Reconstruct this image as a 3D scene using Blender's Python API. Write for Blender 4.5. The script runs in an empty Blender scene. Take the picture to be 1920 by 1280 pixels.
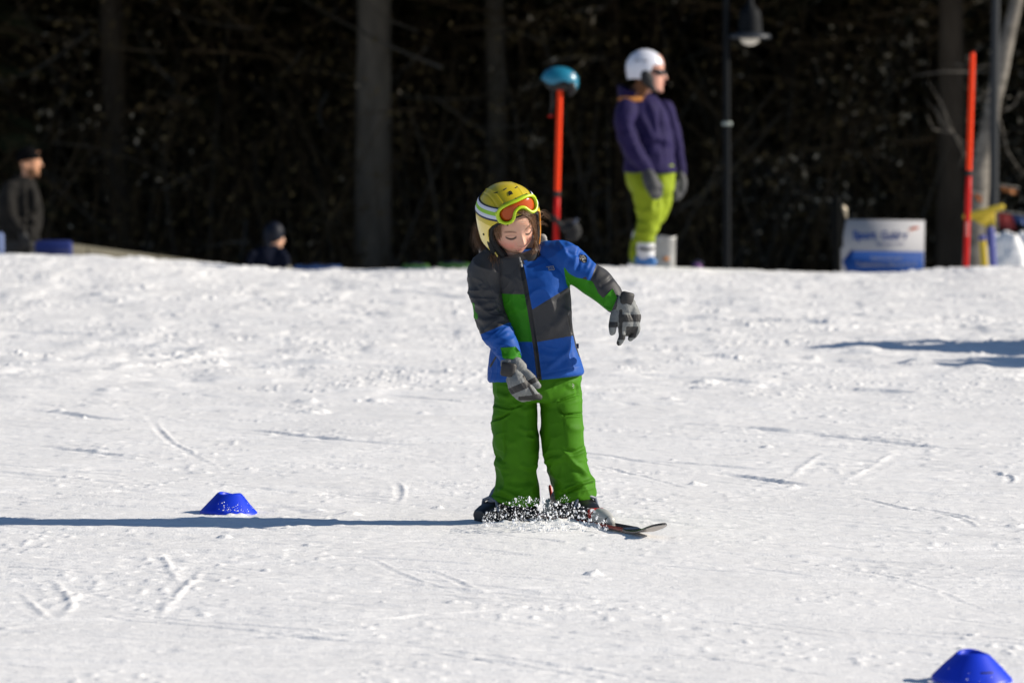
import bpy, bmesh, math, random
import numpy as np
from mathutils import Vector, Matrix
from mathutils.bvhtree import BVHTree

random.seed(7)
rng = np.random.default_rng(11)
SC = bpy.context.scene
COL = SC.collection
PI = math.pi
F = 8533.0                    # focal length in photograph pixels (160 mm on 36 mm over 1920)
CAMH = 1.46
THETA = math.atan((640 - 153) / F)
CT, ST = math.cos(THETA), math.sin(THETA)

# ------------------------------------------------------------------ small helpers
def P(px, py, y):
    """point of the world at depth y seen at a photograph pixel"""
    u = (px - 960) / F; v = (640 - py) / F
    dy = CT + ST * v; dz = -ST + CT * v
    t = y / dy
    return np.array([u * t, y, CAMH + dz * t])

def proj(V):
    V = np.asarray(V, float)
    y = V[:, 1]; z = V[:, 2] - CAMH
    f = CT * y - ST * z; up = ST * y + CT * z
    return 960 + F * V[:, 0] / f, 640 - F * up / f

def smooth(a, b, t):
    t = np.clip((t - a) / (b - a), 0, 1)
    return t * t * (3 - 2 * t)

def hash2(ix, iy, seed):
    h = (ix.astype(np.int64) * 374761393 + iy.astype(np.int64) * 668265263 + seed * 974711) & 0x7fffffff
    h = ((h ^ (h >> 13)) * 1274126177) & 0x7fffffff
    h = (h ^ (h >> 16)) & 0xffff
    return h.astype(np.float32) / 65535.0

def vnoise(x, y, seed=0):
    ix = np.floor(x); iy = np.floor(y)
    fx = (x - ix).astype(np.float32); fy = (y - iy).astype(np.float32)
    fx = fx * fx * fx * (fx * (fx * 6 - 15) + 10); fy = fy * fy * fy * (fy * (fy * 6 - 15) + 10)
    a = hash2(ix, iy, seed); b = hash2(ix + 1, iy, seed); c = hash2(ix, iy + 1, seed); d = hash2(ix + 1, iy + 1, seed)
    return (a + (b - a) * fx) * (1 - fy) + (c + (d - c) * fx) * fy

def vnoise3(p, seed=0):
    q = np.floor(p[:, 2]); f = p[:, 2] - q; f = f * f * (3 - 2 * f)
    out = np.zeros(len(p))
    for s, w in ((0, 1 - f), (1, f)):
        k = (q + s)
        out += w * vnoise(p[:, 0] + k * 17.31, p[:, 1] + k * 9.73, seed)
    return out

def catmull(pts, n=8, closed=False):
    pts = np.asarray(pts, float); m = len(pts); out = []
    rngk = range(m if closed else m - 1)
    for i in rngk:
        if closed:
            p0, p1, p2, p3 = pts[(i - 1) % m], pts[i], pts[(i + 1) % m], pts[(i + 2) % m]
        else:
            p0, p1, p2, p3 = pts[max(i - 1, 0)], pts[i], pts[i + 1], pts[min(i + 2, m - 1)]
        for k in range(n):
            t = k / n
            out.append(0.5 * (2 * p1 + (p2 - p0) * t + (2 * p0 - 5 * p1 + 4 * p2 - p3) * t * t + (3 * p1 - p0 - 3 * p2 + p3) * t ** 3))
    if not closed: out.append(pts[-1])
    return np.array(out)

# ------------------------------------------------------------------ materials
def lin(r, g, b):
    f = lambda c: (c / 255 / 12.92) if c / 255 <= .04045 else ((c / 255 + .055) / 1.055) ** 2.4
    return (f(r), f(g), f(b))

def mat(name, col, rough=.6, metal=0, spec=.5, var=0.0, vscale=30, bump=0.0, bscale=200, bdist=.001, coat=0, sheen=0, trans=0, sss=0, stretch=None, attr=None):
    m = bpy.data.materials.new(name); m.use_nodes = True
    nt = m.node_tree; b = nt.nodes['Principled BSDF']
    b.inputs['Base Color'].default_value = (*col, 1)
    b.inputs['Roughness'].default_value = rough
    b.inputs['Metallic'].default_value = metal
    b.inputs['Specular IOR Level'].default_value = spec
    if coat: b.inputs['Coat Weight'].default_value = coat; b.inputs['Coat Roughness'].default_value = .12
    if sheen: b.inputs['Sheen Weight'].default_value = sheen
    if trans: b.inputs['Transmission Weight'].default_value = trans
    if sss:
        b.inputs['Subsurface Weight'].default_value = sss
        b.inputs['Subsurface Radius'].default_value = (1, .35, .2); b.inputs['Subsurface Scale'].default_value = .004
    tc = nt.nodes.new('ShaderNodeTexCoord'); src = tc.outputs['Object']
    if stretch:
        mp = nt.nodes.new('ShaderNodeMapping'); mp.inputs['Scale'].default_value = stretch
        nt.links.new(src, mp.inputs['Vector']); src = mp.outputs['Vector']
    base = None
    if attr:
        at = nt.nodes.new('ShaderNodeVertexColor'); at.layer_name = attr; base = at.outputs['Color']
        nt.links.new(base, b.inputs['Base Color'])
    if var:
        n = nt.nodes.new('ShaderNodeTexNoise'); n.inputs['Scale'].default_value = vscale; n.inputs['Detail'].default_value = 6
        nt.links.new(src, n.inputs['Vector'])
        mr = nt.nodes.new('ShaderNodeMapRange'); mr.inputs['From Min'].default_value = .3; mr.inputs['From Max'].default_value = .7
        mr.inputs['To Min'].default_value = 1 - var; mr.inputs['To Max'].default_value = 1 + var
        nt.links.new(n.outputs['Fac'], mr.inputs['Value'])
        mx = nt.nodes.new('ShaderNodeMix'); mx.data_type = 'RGBA'; mx.blend_type = 'MULTIPLY'; mx.inputs[0].default_value = 1
        if base is not None: nt.links.new(base, mx.inputs[6])
        else: mx.inputs[6].default_value = (*col, 1)
        nt.links.new(mr.outputs['Result'], mx.inputs[7]); nt.links.new(mx.outputs[2], b.inputs['Base Color'])
    if bump:
        n2 = nt.nodes.new('ShaderNodeTexNoise'); n2.inputs['Scale'].default_value = bscale; n2.inputs['Detail'].default_value = 5
        nt.links.new(src, n2.inputs['Vector'])
        bp = nt.nodes.new('ShaderNodeBump'); bp.inputs['Strength'].default_value = bump; bp.inputs['Distance'].default_value = bdist
        nt.links.new(n2.outputs['Fac'], bp.inputs['Height']); nt.links.new(bp.outputs['Normal'], b.inputs['Normal'])
    return m

# ------------------------------------------------------------------ meshes
class MB:
    def __init__(s): s.v = []; s.f = []; s.m = []; s.n = 0
    def add(s, v, f, mi=0):
        v = np.asarray(v, float); s.v.append(v)
        s.f += [tuple(int(i) + s.n for i in q) for q in f]; s.m += [mi] * len(f) if isinstance(mi, int) else list(mi)
        s.n += len(v); return s
    def rings(s, R, cap=True, mi=0):
        """R: list of rings, all with the same number of points"""
        n = len(R[0]); k = len(R); v = np.concatenate(R); f = []
        for i in range(k - 1):
            for j in range(n):
                a = i * n + j; b = i * n + (j + 1) % n
                f.append((a, b, b + n, a + n))
        if cap:
            v = np.concatenate([v, [R[0].mean(0)], [R[-1].mean(0)]])
            c0, c1 = k * n, k * n + 1
            for j in range(n):
                f.append((c0, (j + 1) % n, j)); f.append((c1, (k - 1) * n + j, (k - 1) * n + (j + 1) % n))
        return s.add(v, f, mi)
    def tube(s, pts, rad, n=12, mi=0, round_ends=True, flat=None):
        pts = np.asarray(pts, float); k = len(pts); rad = np.broadcast_to(np.asarray(rad, float), (k,)).copy()
        T = np.gradient(pts, axis=0); T /= np.linalg.norm(T, axis=1)[:, None] + 1e-12
        if round_ends:
            pre = []; post = []
            for a in (75, 45, 20):
                c, sn = math.cos(math.radians(a)), math.sin(math.radians(a))
                pre.append((pts[0] - T[0] * rad[0] * sn, rad[0] * c, T[0]))
                post.append((pts[-1] + T[-1] * rad[-1] * sn, rad[-1] * c, T[-1]))
            post = post[::-1]
            pts = np.array([p[0] for p in pre] + list(pts) + [p[0] for p in post])
            rad = np.array([p[1] for p in pre] + list(rad) + [p[1] for p in post])
            T = np.array([p[2] for p in pre] + list(T) + [p[2] for p in post])
        up = np.array([0, 0, 1.]) if abs(T[0][2]) < .9 else np.array([0, 1., 0])
        X = np.cross(up, T[0]); X /= np.linalg.norm(X); R = []
        a = np.linspace(0, 2 * PI, n, endpoint=False)
        for i in range(len(pts)):
            X = X - T[i] * np.dot(X, T[i]); X /= np.linalg.norm(X) + 1e-12; Y = np.cross(T[i], X)
            fx, fy = (1, 1) if flat is None else flat
            R.append(pts[i] + rad[i] * (np.cos(a)[:, None] * X * fx + np.sin(a)[:, None] * Y * fy))
        return s.rings(R, True, mi)
    def box(s, c, size, rot=None, mi=0, bev=.0):
        h = np.asarray(size, float) / 2; c = np.asarray(c, float)
        bm = bmesh.new(); bmesh.ops.create_cube(bm, size=1)
        for v in bm.verts: v.co = Vector((v.co.x * size[0], v.co.y * size[1], v.co.z * size[2]))
        if bev: bmesh.ops.bevel(bm, geom=bm.edges[:], offset=bev, segments=2, affect='EDGES', profile=.5)
        bm.verts.index_update(); v = np.array([q.co[:] for q in bm.verts]); f = [[q.index for q in w.verts] for w in bm.faces]; bm.free()
        if rot is not None: v = v @ np.array(rot).T
        return s.add(v + c, f, mi)
    def ell(s, c, r, rot=None, nu=24, nv=14, mi=0):
        R = []
        for i in range(nv + 1):
            t = PI * (i + .02) / (nv + .04); a = np.linspace(0, 2 * PI, nu, endpoint=False)
            R.append(np.stack([r[0] * math.sin(t) * np.cos(a), r[1] * math.sin(t) * np.sin(a), np.full(nu, r[2] * math.cos(t))], 1))
        if rot is not None: R = [q @ np.array(rot).T for q in R]
        return s.rings([q + np.asarray(c) for q in R][::-1], True, mi)

def mesh_from(name, v, f, mi=None, mats=(), smooth_=True):
    me = bpy.data.meshes.new(name)
    v = np.asarray(v, float)
    me.from_pydata(v.tolist(), [], f if isinstance(f, list) else f.tolist())
    for m in mats: me.materials.append(m)
    if mi is not None: me.polygons.foreach_set('material_index', np.asarray(mi, np.int32))
    me.polygons.foreach_set('use_smooth', np.full(len(me.polygons), smooth_))
    me.update(); return me

def put(name, mb, mats, parent=None, smooth_=True, loc=None, **tags):
    """links ONE mesh object; mb is an MB or (verts, faces, matidx) in world coordinates"""
    v, f, mi = (np.concatenate(mb.v), mb.f, mb.m) if isinstance(mb, MB) else mb
    if not isinstance(mats, (list, tuple)): mats = [mats]
    off = np.zeros(3)
    if parent is not None: off = np.array(parent['_o'])
    elif loc is not None: off = np.asarray(loc, float)
    o = bpy.data.objects.new(name, mesh_from(name, np.asarray(v) - off, f, mi, mats, smooth_)); COL.objects.link(o)
    o['_o'] = [float(q) for q in off]
    if parent is not None: o.parent = parent
    elif loc is not None: o.location = off
    for k, q in tags.items(): o[k] = q
    return o

def thing(name, loc, label, category, group=None):
    o = bpy.data.objects.new(name, None); COL.objects.link(o); o.location = [float(q) for q in loc]; o['_o'] = [float(q) for q in loc]
    o.empty_display_size = .1
    o['label'] = label; o['category'] = category
    if group: o['group'] = group
    return o

def copy_tree(o, parent=None, loc=None):
    c = o.copy(); COL.objects.link(c); c.parent = parent
    if loc is not None: c.location = loc
    for ch in o.children: copy_tree(ch, c)
    return c

def remesh(mb, voxel, it=4):
    v, f = np.concatenate(mb.v), mb.f
    me = mesh_from('tmp', v, f); o = bpy.data.objects.new('tmp', me); COL.objects.link(o)
    bm = bmesh.new(); bm.from_mesh(me); bmesh.ops.recalc_face_normals(bm, faces=bm.faces); bm.to_mesh(me); bm.free()
    r = o.modifiers.new('r', 'REMESH'); r.mode = 'VOXEL'; r.voxel_size = voxel; r.adaptivity = 0
    s = o.modifiers.new('s', 'SMOOTH'); s.iterations = it; s.factor = .5
    dg = bpy.context.evaluated_depsgraph_get(); e = o.evaluated_get(dg); m2 = e.to_mesh()
    V = np.empty(len(m2.vertices) * 3); m2.vertices.foreach_get('co', V); V = V.reshape(-1, 3)
    Fs = [tuple(p.vertices) for p in m2.polygons]
    e.to_mesh_clear(); bpy.data.objects.remove(o); bpy.data.meshes.remove(me)
    return V, Fs

def tri_normals(V, Fs):
    Q = np.array([q if len(q) == 4 else (*q, q[2]) for q in Fs])
    n = np.cross(V[Q[:, 2]] - V[Q[:, 0]], V[Q[:, 3]] - V[Q[:, 1]])
    t = np.linalg.norm(n, axis=1) < 1e-14
    if t.any(): n[t] = np.cross(V[Q[t, 1]] - V[Q[t, 0]], V[Q[t, 2]] - V[Q[t, 0]])
    N = np.zeros_like(V)
    for k in range(4): np.add.at(N, Q[:, k], n)
    N /= np.linalg.norm(N, axis=1)[:, None] + 1e-15
    return N, Q

def seg_dist(px, py, poly):
    """distance of points to a polyline, signed side and parameter 0..1 along it"""
    d = np.full(len(px), 1e9); sd = np.zeros(len(px)); par = np.zeros(len(px))
    poly = np.asarray(poly, float); L = np.r_[0, np.cumsum(np.linalg.norm(np.diff(poly, axis=0), axis=1))]
    for i in range(len(poly) - 1):
        a, b = poly[i], poly[i + 1]; ab = b - a; l2 = ab @ ab + 1e-12
        t = np.clip(((px - a[0]) * ab[0] + (py - a[1]) * ab[1]) / l2, 0, 1)
        qx = px - a[0] - t * ab[0]; qy = py - a[1] - t * ab[1]; q = np.hypot(qx, qy)
        m = q < d; d[m] = q[m]; sd[m] = (ab[0] * qy - ab[1] * qx)[m]; par[m] = ((L[i] + t * math.sqrt(l2)) / L[-1])[m]
    return d, np.sign(sd), par

def folds(V, Fs, strokes, wr=(.0015, 40, 3), seed=3, patches=(), ridge=None):
    """cloth relief: strokes = (polyline in px, width px, depth mm, lip) on the side facing the camera, plus soft noise"""
    N, Q = tri_normals(V, Fs)
    px, py = proj(V); fr = smooth(.05, -.35, N[:, 1])
    d = np.zeros(len(V))
    for st in strokes:
        poly, w, amp = st[0], st[1], st[2]; lip = st[3] if len(st) > 3 else 0
        q, sd, par = seg_dist(px, py, catmull(poly, 5) if len(poly) > 2 else poly)
        taper = np.clip(np.minimum(par, 1 - par) * 6 + .25, 0, 1) if len(st) < 5 else 1
        g = amp * np.exp(-(q / w) ** 2)
        if lip: g = g + lip * amp * -1 * np.exp(-((q - 1.7 * w) / (1.1 * w)) ** 2) * (sd > 0)
        d += g * .001 * fr * taper
    for poly, amp in patches:                       # raised pockets and flaps
        q = seg_dist(px, py, list(poly) + [poly[0]])[0] * np.where(inside(px, py, poly), 1, -1)
        d += amp * .001 * fr * smooth(-1.2, 1.0, q) - .0012 * fr * np.exp(-((q + 1.2) / 1.0) ** 2)
    if ridge:                                       # crisp creases running slantwise through the cloth
        ra, sx, sz, pw = ridge
        U = V * np.array([sx, sx, sz]) + .9 * np.stack([vnoise3(V * 9 + 3.1 * k, seed + 20 + k) for k in range(3)], 1)
        for k, ang in ((0, .5), (1, -.6)):
            R_ = np.stack([U[:, 0] * math.cos(ang) + U[:, 2] * math.sin(ang), U[:, 1], -U[:, 0] * math.sin(ang) + U[:, 2] * math.cos(ang)], 1)
            r_ = (1 - np.abs(2 * vnoise3(R_ + 40 * k, seed + 30 + k) - 1)) ** pw
            msk = smooth(.35, .75, vnoise3(V * 6 + 11 * k, seed + 50 + k))
            d += ra * (r_ - .2) * msk
            f_ = (1 - np.abs(2 * vnoise3(R_ * np.array([1.5, 2, 2.9]) + 90 * k, seed + 70 + k) - 1)) ** 5
            d += ra * .38 * f_ * smooth(.45, .8, vnoise3(V * 9 + 21 * k, seed + 80 + k))
    a, sc, oc = wr
    for k in range(oc):
        d += a / 1.7 ** k * (vnoise3(V * sc * 2 ** k, seed + k) - .5) * 2
    return V + N * d[:, None]

def smooth_seams(V, Fs, mi, it=14):
    """straighten the border between two colours of cloth"""
    V = V.copy(); em = {}
    for q, m in zip(Fs, mi):
        for a, b in zip(q, q[1:] + q[:1]):
            k = (a, b) if a < b else (b, a); e = em.get(k)
            if e is None: em[k] = (m, False)
            elif e[0] != m: em[k] = (e[0], True)
    nb = {}
    for (a, b), (m, d) in em.items():
        if d: nb.setdefault(a, []).append(b); nb.setdefault(b, []).append(a)
    ks = np.array([k for k, n in nb.items() if len(n) == 2], int)
    if not len(ks): return V
    n1 = np.array([nb[k][0] for k in ks]); n2 = np.array([nb[k][1] for k in ks])
    for _ in range(it): V[ks] = .5 * V[ks] + .25 * (V[n1] + V[n2])
    return V

def inside(px, py, poly):
    r = np.zeros(len(px), bool); n = len(poly); j = n - 1
    for i in range(n):
        xi, yi = poly[i]; xj, yj = poly[j]
        c = ((yi > py) != (yj > py)) & (px < (xj - xi) * (py - yi) / (yj - yi + 1e-12) + xi)
        r ^= c; j = i
    return r

def lring(pxl, pxr, py, y, hd, tilt=0, front=0, n=48, e=2.5):
    """horizontal ring: from px left to px right at row py; tilt = py(right)-py(left); front = py drop at the front"""
    a = np.linspace(0, 2 * PI, n, endpoint=False)
    c = np.sign(np.cos(a)) * np.abs(np.cos(a)) ** (2 / e); s = np.sign(np.sin(a)) * np.abs(np.sin(a)) ** (2 / e)
    cx = (pxl + pxr) / 2; w = (pxr - pxl) / 2
    return np.array([P(cx + w * ci, py + tilt * ci / 2 + front * max(0, -si), y) + np.array([0, hd * si, 0]) for ci, si in zip(c, s)])

def loft(mb, rows, y0, n=48, e=2.15, mi=0, cap=True, sub=4):
    """rows (pxl, pxr, py, dy, hd[, tilt[, front]]) interpolated with a spline"""
    R = catmull([tuple(r) + (0,) * (7 - len(r)) for r in rows], sub)
    return mb.rings([lring(r[0], r[1], r[2], y0 + r[3], r[4], r[5], r[6], n, e) for r in R], cap, mi)

def ptube(mb, rows, y0, n=20, mi=0, sub=5, flat=None, round_ends=True):
    """rows (px, py, dy, radius px): limb along photograph pixels at depth y0+dy"""
    R = catmull(rows, sub)
    return mb.tube([P(r[0], r[1], y0 + r[2]) for r in R], [max(r[3], .01) * (y0 + r[2]) / F for r in R], n, mi, round_ends, flat)

# ------------------------------------------------------------------ camera, world, sun
cam = bpy.data.cameras.new('camera'); co = bpy.data.objects.new('camera', cam); COL.objects.link(co); SC.camera = co
co.location = (0, 0, CAMH); co.rotation_euler = (PI / 2 - THETA, 0, 0)
cam.sensor_width = 36; cam.lens = F / 1920 * 36; cam.clip_start = .1; cam.clip_end = 2000
cam.dof.use_dof = True; cam.dof.focus_distance = 15.0; cam.dof.aperture_fstop = 5.0; cam.dof.aperture_blades = 0

ELEV, AZ = math.radians(27), math.radians(2.5)     # sun to the right, a touch behind the child
S = Vector((math.cos(ELEV) * math.cos(AZ), math.cos(ELEV) * math.sin(AZ), math.sin(ELEV)))
sun = bpy.data.lights.new('sun', 'SUN'); sun.energy = 5.0; sun.angle = math.radians(.53); sun.color = (1, .915, .79)
so = bpy.data.objects.new('sun', sun); COL.objects.link(so); so.rotation_euler = S.to_track_quat('Z', 'Y').to_euler(); so.location = (30, 10, 20)
W = bpy.data.worlds.new('World'); SC.world = W; W.use_nodes = True
sky = W.node_tree.nodes.new('ShaderNodeTexSky'); sky.sky_type = 'NISHITA'; sky.sun_disc = False
sky.sun_elevation = ELEV; sky.sun_rotation = PI / 2 - AZ; sky.altitude = 900; sky.air_density = 1; sky.dust_density = .4; sky.ozone_density = 3
bg = W.node_tree.nodes['Background']; W.node_tree.links.new(sky.outputs[0], bg.inputs[0]); bg.inputs[1].default_value = .072
SC.view_settings.view_transform = 'Standard'; SC.view_settings.look = 'None'; SC.view_settings.exposure = .33; SC.view_settings.gamma = 1
SC.render.engine = 'CYCLES'; SC.cycles.use_denoising = True; SC.cycles.max_bounces = 8; SC.cycles.diffuse_bounces = 4
SC.cycles.sample_clamp_indirect = 4

# ------------------------------------------------------------------ terrain
_ty = np.linspace(-200, 700, 9001)
def _slope(y):
    s = -.11 * smooth(33, 40, y)
    s += .11 * smooth(50, 56, y)
    s += .36 * smooth(80, 92, y) - .36 * smooth(170, 200, y)
    return s
_tz = np.cumsum(_slope(_ty)) * (_ty[1] - _ty[0])
_cx = np.array([-300, 0, 260, 400, 480, 560, 900, 1215, 1500, 1620, 1700, 1800, 1920, 2300]); _cz = np.array([475, 474, 478, 488, 496, 500, 501, 497, 507, 508, 505, 497, 495, 494])
def base_h(x, y):
    z = np.interp(y, _ty, _tz) + .016 * np.exp(-((y - 36) / 4.5) ** 2)
    crest = np.interp(np.asarray(x) / 36 * F + 960, _cx, _cz)
    z = z + (501 - crest) / F * 36 * np.exp(-((y - 36.5) / 4) ** 2)
    z = z - .010 * np.clip(x, -12, 12) * smooth(27, 18, y)
    return z
def G(px, py):
    """ground point under a photograph pixel"""
    lo, hi = 5.0, 34.0
    for _ in range(50):
        m = (lo + hi) / 2; p = P(px, py, m)
        if p[2] > float(base_h(np.array([p[0]]), np.array([m]))[0]): lo = m
        else: hi = m
    return P(px, py, (lo + hi) / 2)
def gz(x, y): return float(base_h(np.array([x]), np.array([y]))[0])

def build_snow():
    # one sheet; rows and columns are closest together where the slope is looked at
    ys = [-120, -60, -25, -8, 0, 4, 6.5]; y = 8.4
    while y < 34: ys.append(y); y += max(.0065, .0108 * (y / 15) ** 2)
    while y < 38.5: ys.append(y); y += .055
    while y < 52: ys.append(y); y += .25
    ys.append(52.0); ys = np.array(ys)
    n = 760; t = np.linspace(-1, 1, n); e = 1 + np.cumsum(.0028 * 1.05 ** np.arange(158)); E = len(e)
    t = np.r_[-e[::-1], t, e]
    hw = np.clip(ys, 8.4, 40) * .1125 * 1.12 + .35
    X = hw[:, None] * t[None, :]; Y = np.repeat(ys[:, None], len(t), 1)
    x = X.ravel(); y = Y.ravel()
    z = base_h(x, y).astype(float)
    # broad swells, packed chatter and scraped texture
    near = smooth(50, 40, y)
    z += near * (.022 * (vnoise(x * .55, y * .3, 1) - .5) + .008 * (vnoise(x * 1.6 + .3 * y, y * .9, 2) - .5))
    rough = .22 + 1.15 * smooth(18, 25, y) * (.5 + .8 * vnoise(x * .5 + 9, y * .25, 5)) + .12 * smooth(.45, .75, vnoise(x * .9, y * .7, 4))
    a = vnoise(x * 3.6, y * 6.5, 6); b = vnoise(x * 7 + 3, y * 13, 7)
    z += near * rough * (.0055 * (a - .5) + .012 * (vnoise(x * 3 + 5, y * 1.7, 17) - .5) * smooth(16, 24, y) + .009 * smooth(.55, .95, vnoise(x * 4.2, y * 2.1, 19)) * smooth(17, 25, y) + .006 * smooth(.72, 1.0, a * .6 + b * .45) + .0022 * (b - .5))
    c = vnoise(x * 34, y * 26, 8); d = vnoise(x * 3.2, y * 2.4, 9)
    z += near * (.0013 * (c - .5) + rough * .008 * smooth(.70, .95, c) * smooth(.5, .8, d) + .0008 * (vnoise(x * 80, y * 60, 10) - .5))
    # scraped streaks running across the slope
    wv = y + .10 * x + .5 * vnoise(x * .35, y * .4, 12)
    st = vnoise(x * .8, wv * 16, 13); st2 = vnoise(x * .5 + 40, (y - .05 * x + .3 * vnoise(x * .3, y * .5, 15)) * 30, 14)
    z -= near * (.006 * smooth(.66, .95, st) * (.4 + rough * .8) + .0040 * smooth(.58, .92, st2) * (.35 + 1.1 * vnoise(x * 11, y * 5, 18)))
    for ang, sd_, w_ in ((-.5, 61, 1.0), (-.75, 64, .8), (.12, 67, .9), (-.22, 70, 1.0), (.45, 73, .5)):   # fine scratches left by edges
        u = x * math.cos(ang) + y * math.sin(ang); w = -x * math.sin(ang) + y * math.cos(ang) + .12 * vnoise(u * .6, y * .5, sd_ + 1)
        q = vnoise(u * .9, w * 24, sd_)
        z -= near * w_ * (.0042 * smooth(.76, .92, q) - .0012 * smooth(.62, .76, q)) * smooth(.30, .62, vnoise(u * 2.3, w * 5, sd_ + 2)) * (1 + 1.2 * smooth(17, 26, y))
    # small pits and torn edges, the grain of a skied-out piste
    pm = (.30 + .70 * smooth(.35, .70, vnoise(x * .8, y * .5, 93))) * (.35 + .65 * smooth(10.5, 14.5, y)); fs = smooth(17, 26, y)
    ca_, sa_ = math.cos(-.22), math.sin(-.22); u = x * ca_ + y * sa_ + .25 * vnoise(x * 1.3, y * 1.3, 96); w = -x * sa_ + y * ca_ + .10 * vnoise(x * .9 + 5, y * .9, 97)
    n1 = .70 * vnoise(u * 2.6, w * 13, 91) + .30 * vnoise(u * 13, w * 24, 92)
    n2 = .70 * vnoise(u * 1.2, w * 5.0, 94) + .30 * vnoise(u * 6 + 7, w * 11, 95)
    z -= near * pm * (1 - .5 * fs) * .0042 * smooth(.60, .70, n1)
    z += near * pm * (1 - .5 * fs) * .0025 * smooth(.34, .22, n1)
    z -= near * fs * (.4 + .6 * pm) * .0140 * smooth(.58, .70, n2)
    z += near * fs * pm * .008 * smooth(.36, .22, n2)
    # lumps of loose snow
    lumps = []
    for _ in range(520):
        ly = 9 + 28 * rng.random() ** .75; lx = (rng.random() * 2 - 1) * (ly * .125 + .3)
        k = .006 + .02 * rng.random() ** 3
        lumps.append((lx, ly, k * (1.2 + 1.6 * (ly > 20)), k * (.25 + .4 * rng.random()) * (.8 + .4 * (ly > 20))))
    for (px_, py_, r, h) in ((795, 775, .035, .02), (1307, 908, .04, .028), (985, 560, .08, .03), (375, 888, .045, .016), (655, 965, .05, .022), (600, 958, .06, .014), (1780, 970, .05, .02), (1905, 985, .04, .025), (1590, 905, .03, .02), (1735, 860, .04, .02), (1610, 1230, .03, .01), (440, 968, .05, .02), (800, 962, .03, .012)):
        g = G(px_, py_); lumps.append((g[0], g[1], r * .8, h * .35))
    rows = ys
    zz = z.reshape(X.shape)
    for lx, ly, r, h in lumps:
        i0, i1 = np.searchsorted(rows, (ly - 3 * r, ly + 3 * r))
        if i1 <= i0: continue
        hwm = hw[(i0 + i1) // 2]; j0 = int(np.clip(((lx - 4 * r) / hwm + 1) / 2 * n + E - 2, 0, len(t))); j1 = int(np.clip(((lx + 4 * r) / hwm + 1) / 2 * n + E + 3, 0, len(t)))
        if j1 <= j0: continue
        dx = X[i0:i1, j0:j1] - lx; dy = Y[i0:i1, j0:j1] - ly
        q = (dx * dx + dy * dy * 1.3) / r ** 2
        zz[i0:i1, j0:j1] += h * np.exp(-q * q) * (.35 + 1.3 * vnoise(X[i0:i1, j0:j1] * 1.6 / r, Y[i0:i1, j0:j1] * 1.6 / r, 36))
    # ski tracks: (polyline in photograph pixels, half width m, depth m, lip m)
    T = [([(0, 763), (100, 770), (180, 780), (285, 787)], .035, .03, .012), ([(310, 793), (420, 799), (480, 803), (560, 815), (720, 833), (870, 839)], .03, .024, .01),
         ([(283, 782), (300, 810), (330, 838), (390, 874)], .014, .008, .010), ([(0, 832), (80, 838), (150, 848), (230, 858), (345, 866)], .03, .02, .01),
         ([(1330, 886), (1400, 894), (1505, 909)], .035, .055, .015), ([(738, 903), (747, 922), (742, 938), (735, 947)], .014, .006, .008),
         ([(285, 1025), (308, 1070), (325, 1094)], .016, 0, .008), ([(365, 1055), (350, 1080), (325, 1098), (300, 1127), (283, 1150)], .018, 0, .011), ([(288, 1100), (287, 1125), (278, 1152)], .02, 0, .005),
         ([(22, 1102), (60, 1140), (85, 1158)], .016, 0, .008), ([(75, 1075), (105, 1108), (115, 1130), (85, 1160)], .018, 0, .011), ([(0, 1185), (50, 1172), (110, 1165)], .03, 0, .008), ([(120, 1135), (180, 1110), (240, 1098)], .025, 0, .007),
         ([(655, 1036), (700, 1052), (760, 1080), (860, 1112)], .012, .004, .004), ([(775, 1058), (830, 1080), (920, 1118)], .012, .004, .004),
         ([(560, 1172), (760, 1156), (900, 1147), (1200, 1131)], .012, .004, .008), ([(0, 712), (130, 702), (250, 692), (380, 676), (480, 662)], .07, .004, .028), ([(330, 680), (420, 668), (520, 664)], .06, .0, .03),
         ([(1495, 897), (1530, 870), (1562, 848)], .02, .001, .008), ([(1570, 912), (1640, 880), (1705, 838)], .02, .001, .008), ([(1085, 858), (1250, 868), (1420, 880), (1560, 884)], .02, .014, .008),
         ([(1100, 870), (1200, 893), (1290, 917)], .012, .009, .005), ([(1205, 596), (1300, 599), (1420, 603), (1600, 610)], .08, .04, .02), ([(1100, 590), (1250, 592), (1380, 598)], .07, .035, .01),
         ([(1205, 660), (1290, 664), (1385, 672)], .05, .04, .02), ([(1420, 680), (1480, 682)], .05, .05, .02), ([(1100, 700), (1300, 707), (1480, 722)], .04, .022, .01), ([(1510, 722), (1640, 728), (1760, 738)], .04, .026, .01),
         ([(600, 685), (760, 693), (900, 704)], .05, .03, .01), ([(560, 700), (640, 705), (800, 714), (905, 722)], .04, .025, .01), ([(640, 735), (760, 742), (900, 756)], .03, .02, .008),
         ([(1600, 930), (1680, 950), (1790, 968), (1830, 990)], .014, .012, .008), ([(1240, 1030), (1500, 1050), (1700, 1085), (1920, 1170)], .012, .003, .003), ([(1850, 880), (1890, 892), (1885, 905)], .014, .01, .01),
         ([(1710, 950), (1800, 968), (1835, 975)], .02, .016, .01), ([(720, 548), (800, 553), (880, 560)], .08, .05, .02), ([(590, 540), (650, 545)], .08, .05, .02), ([(1300, 560), (1500, 566)], .08, .04, .02), ([(1130, 790), (1400, 805), (1660, 830), (1900, 850)], .03, .02, .012), ([(1280, 800), (1560, 815), (1760, 835)], .025, .016, .01)]
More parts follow.
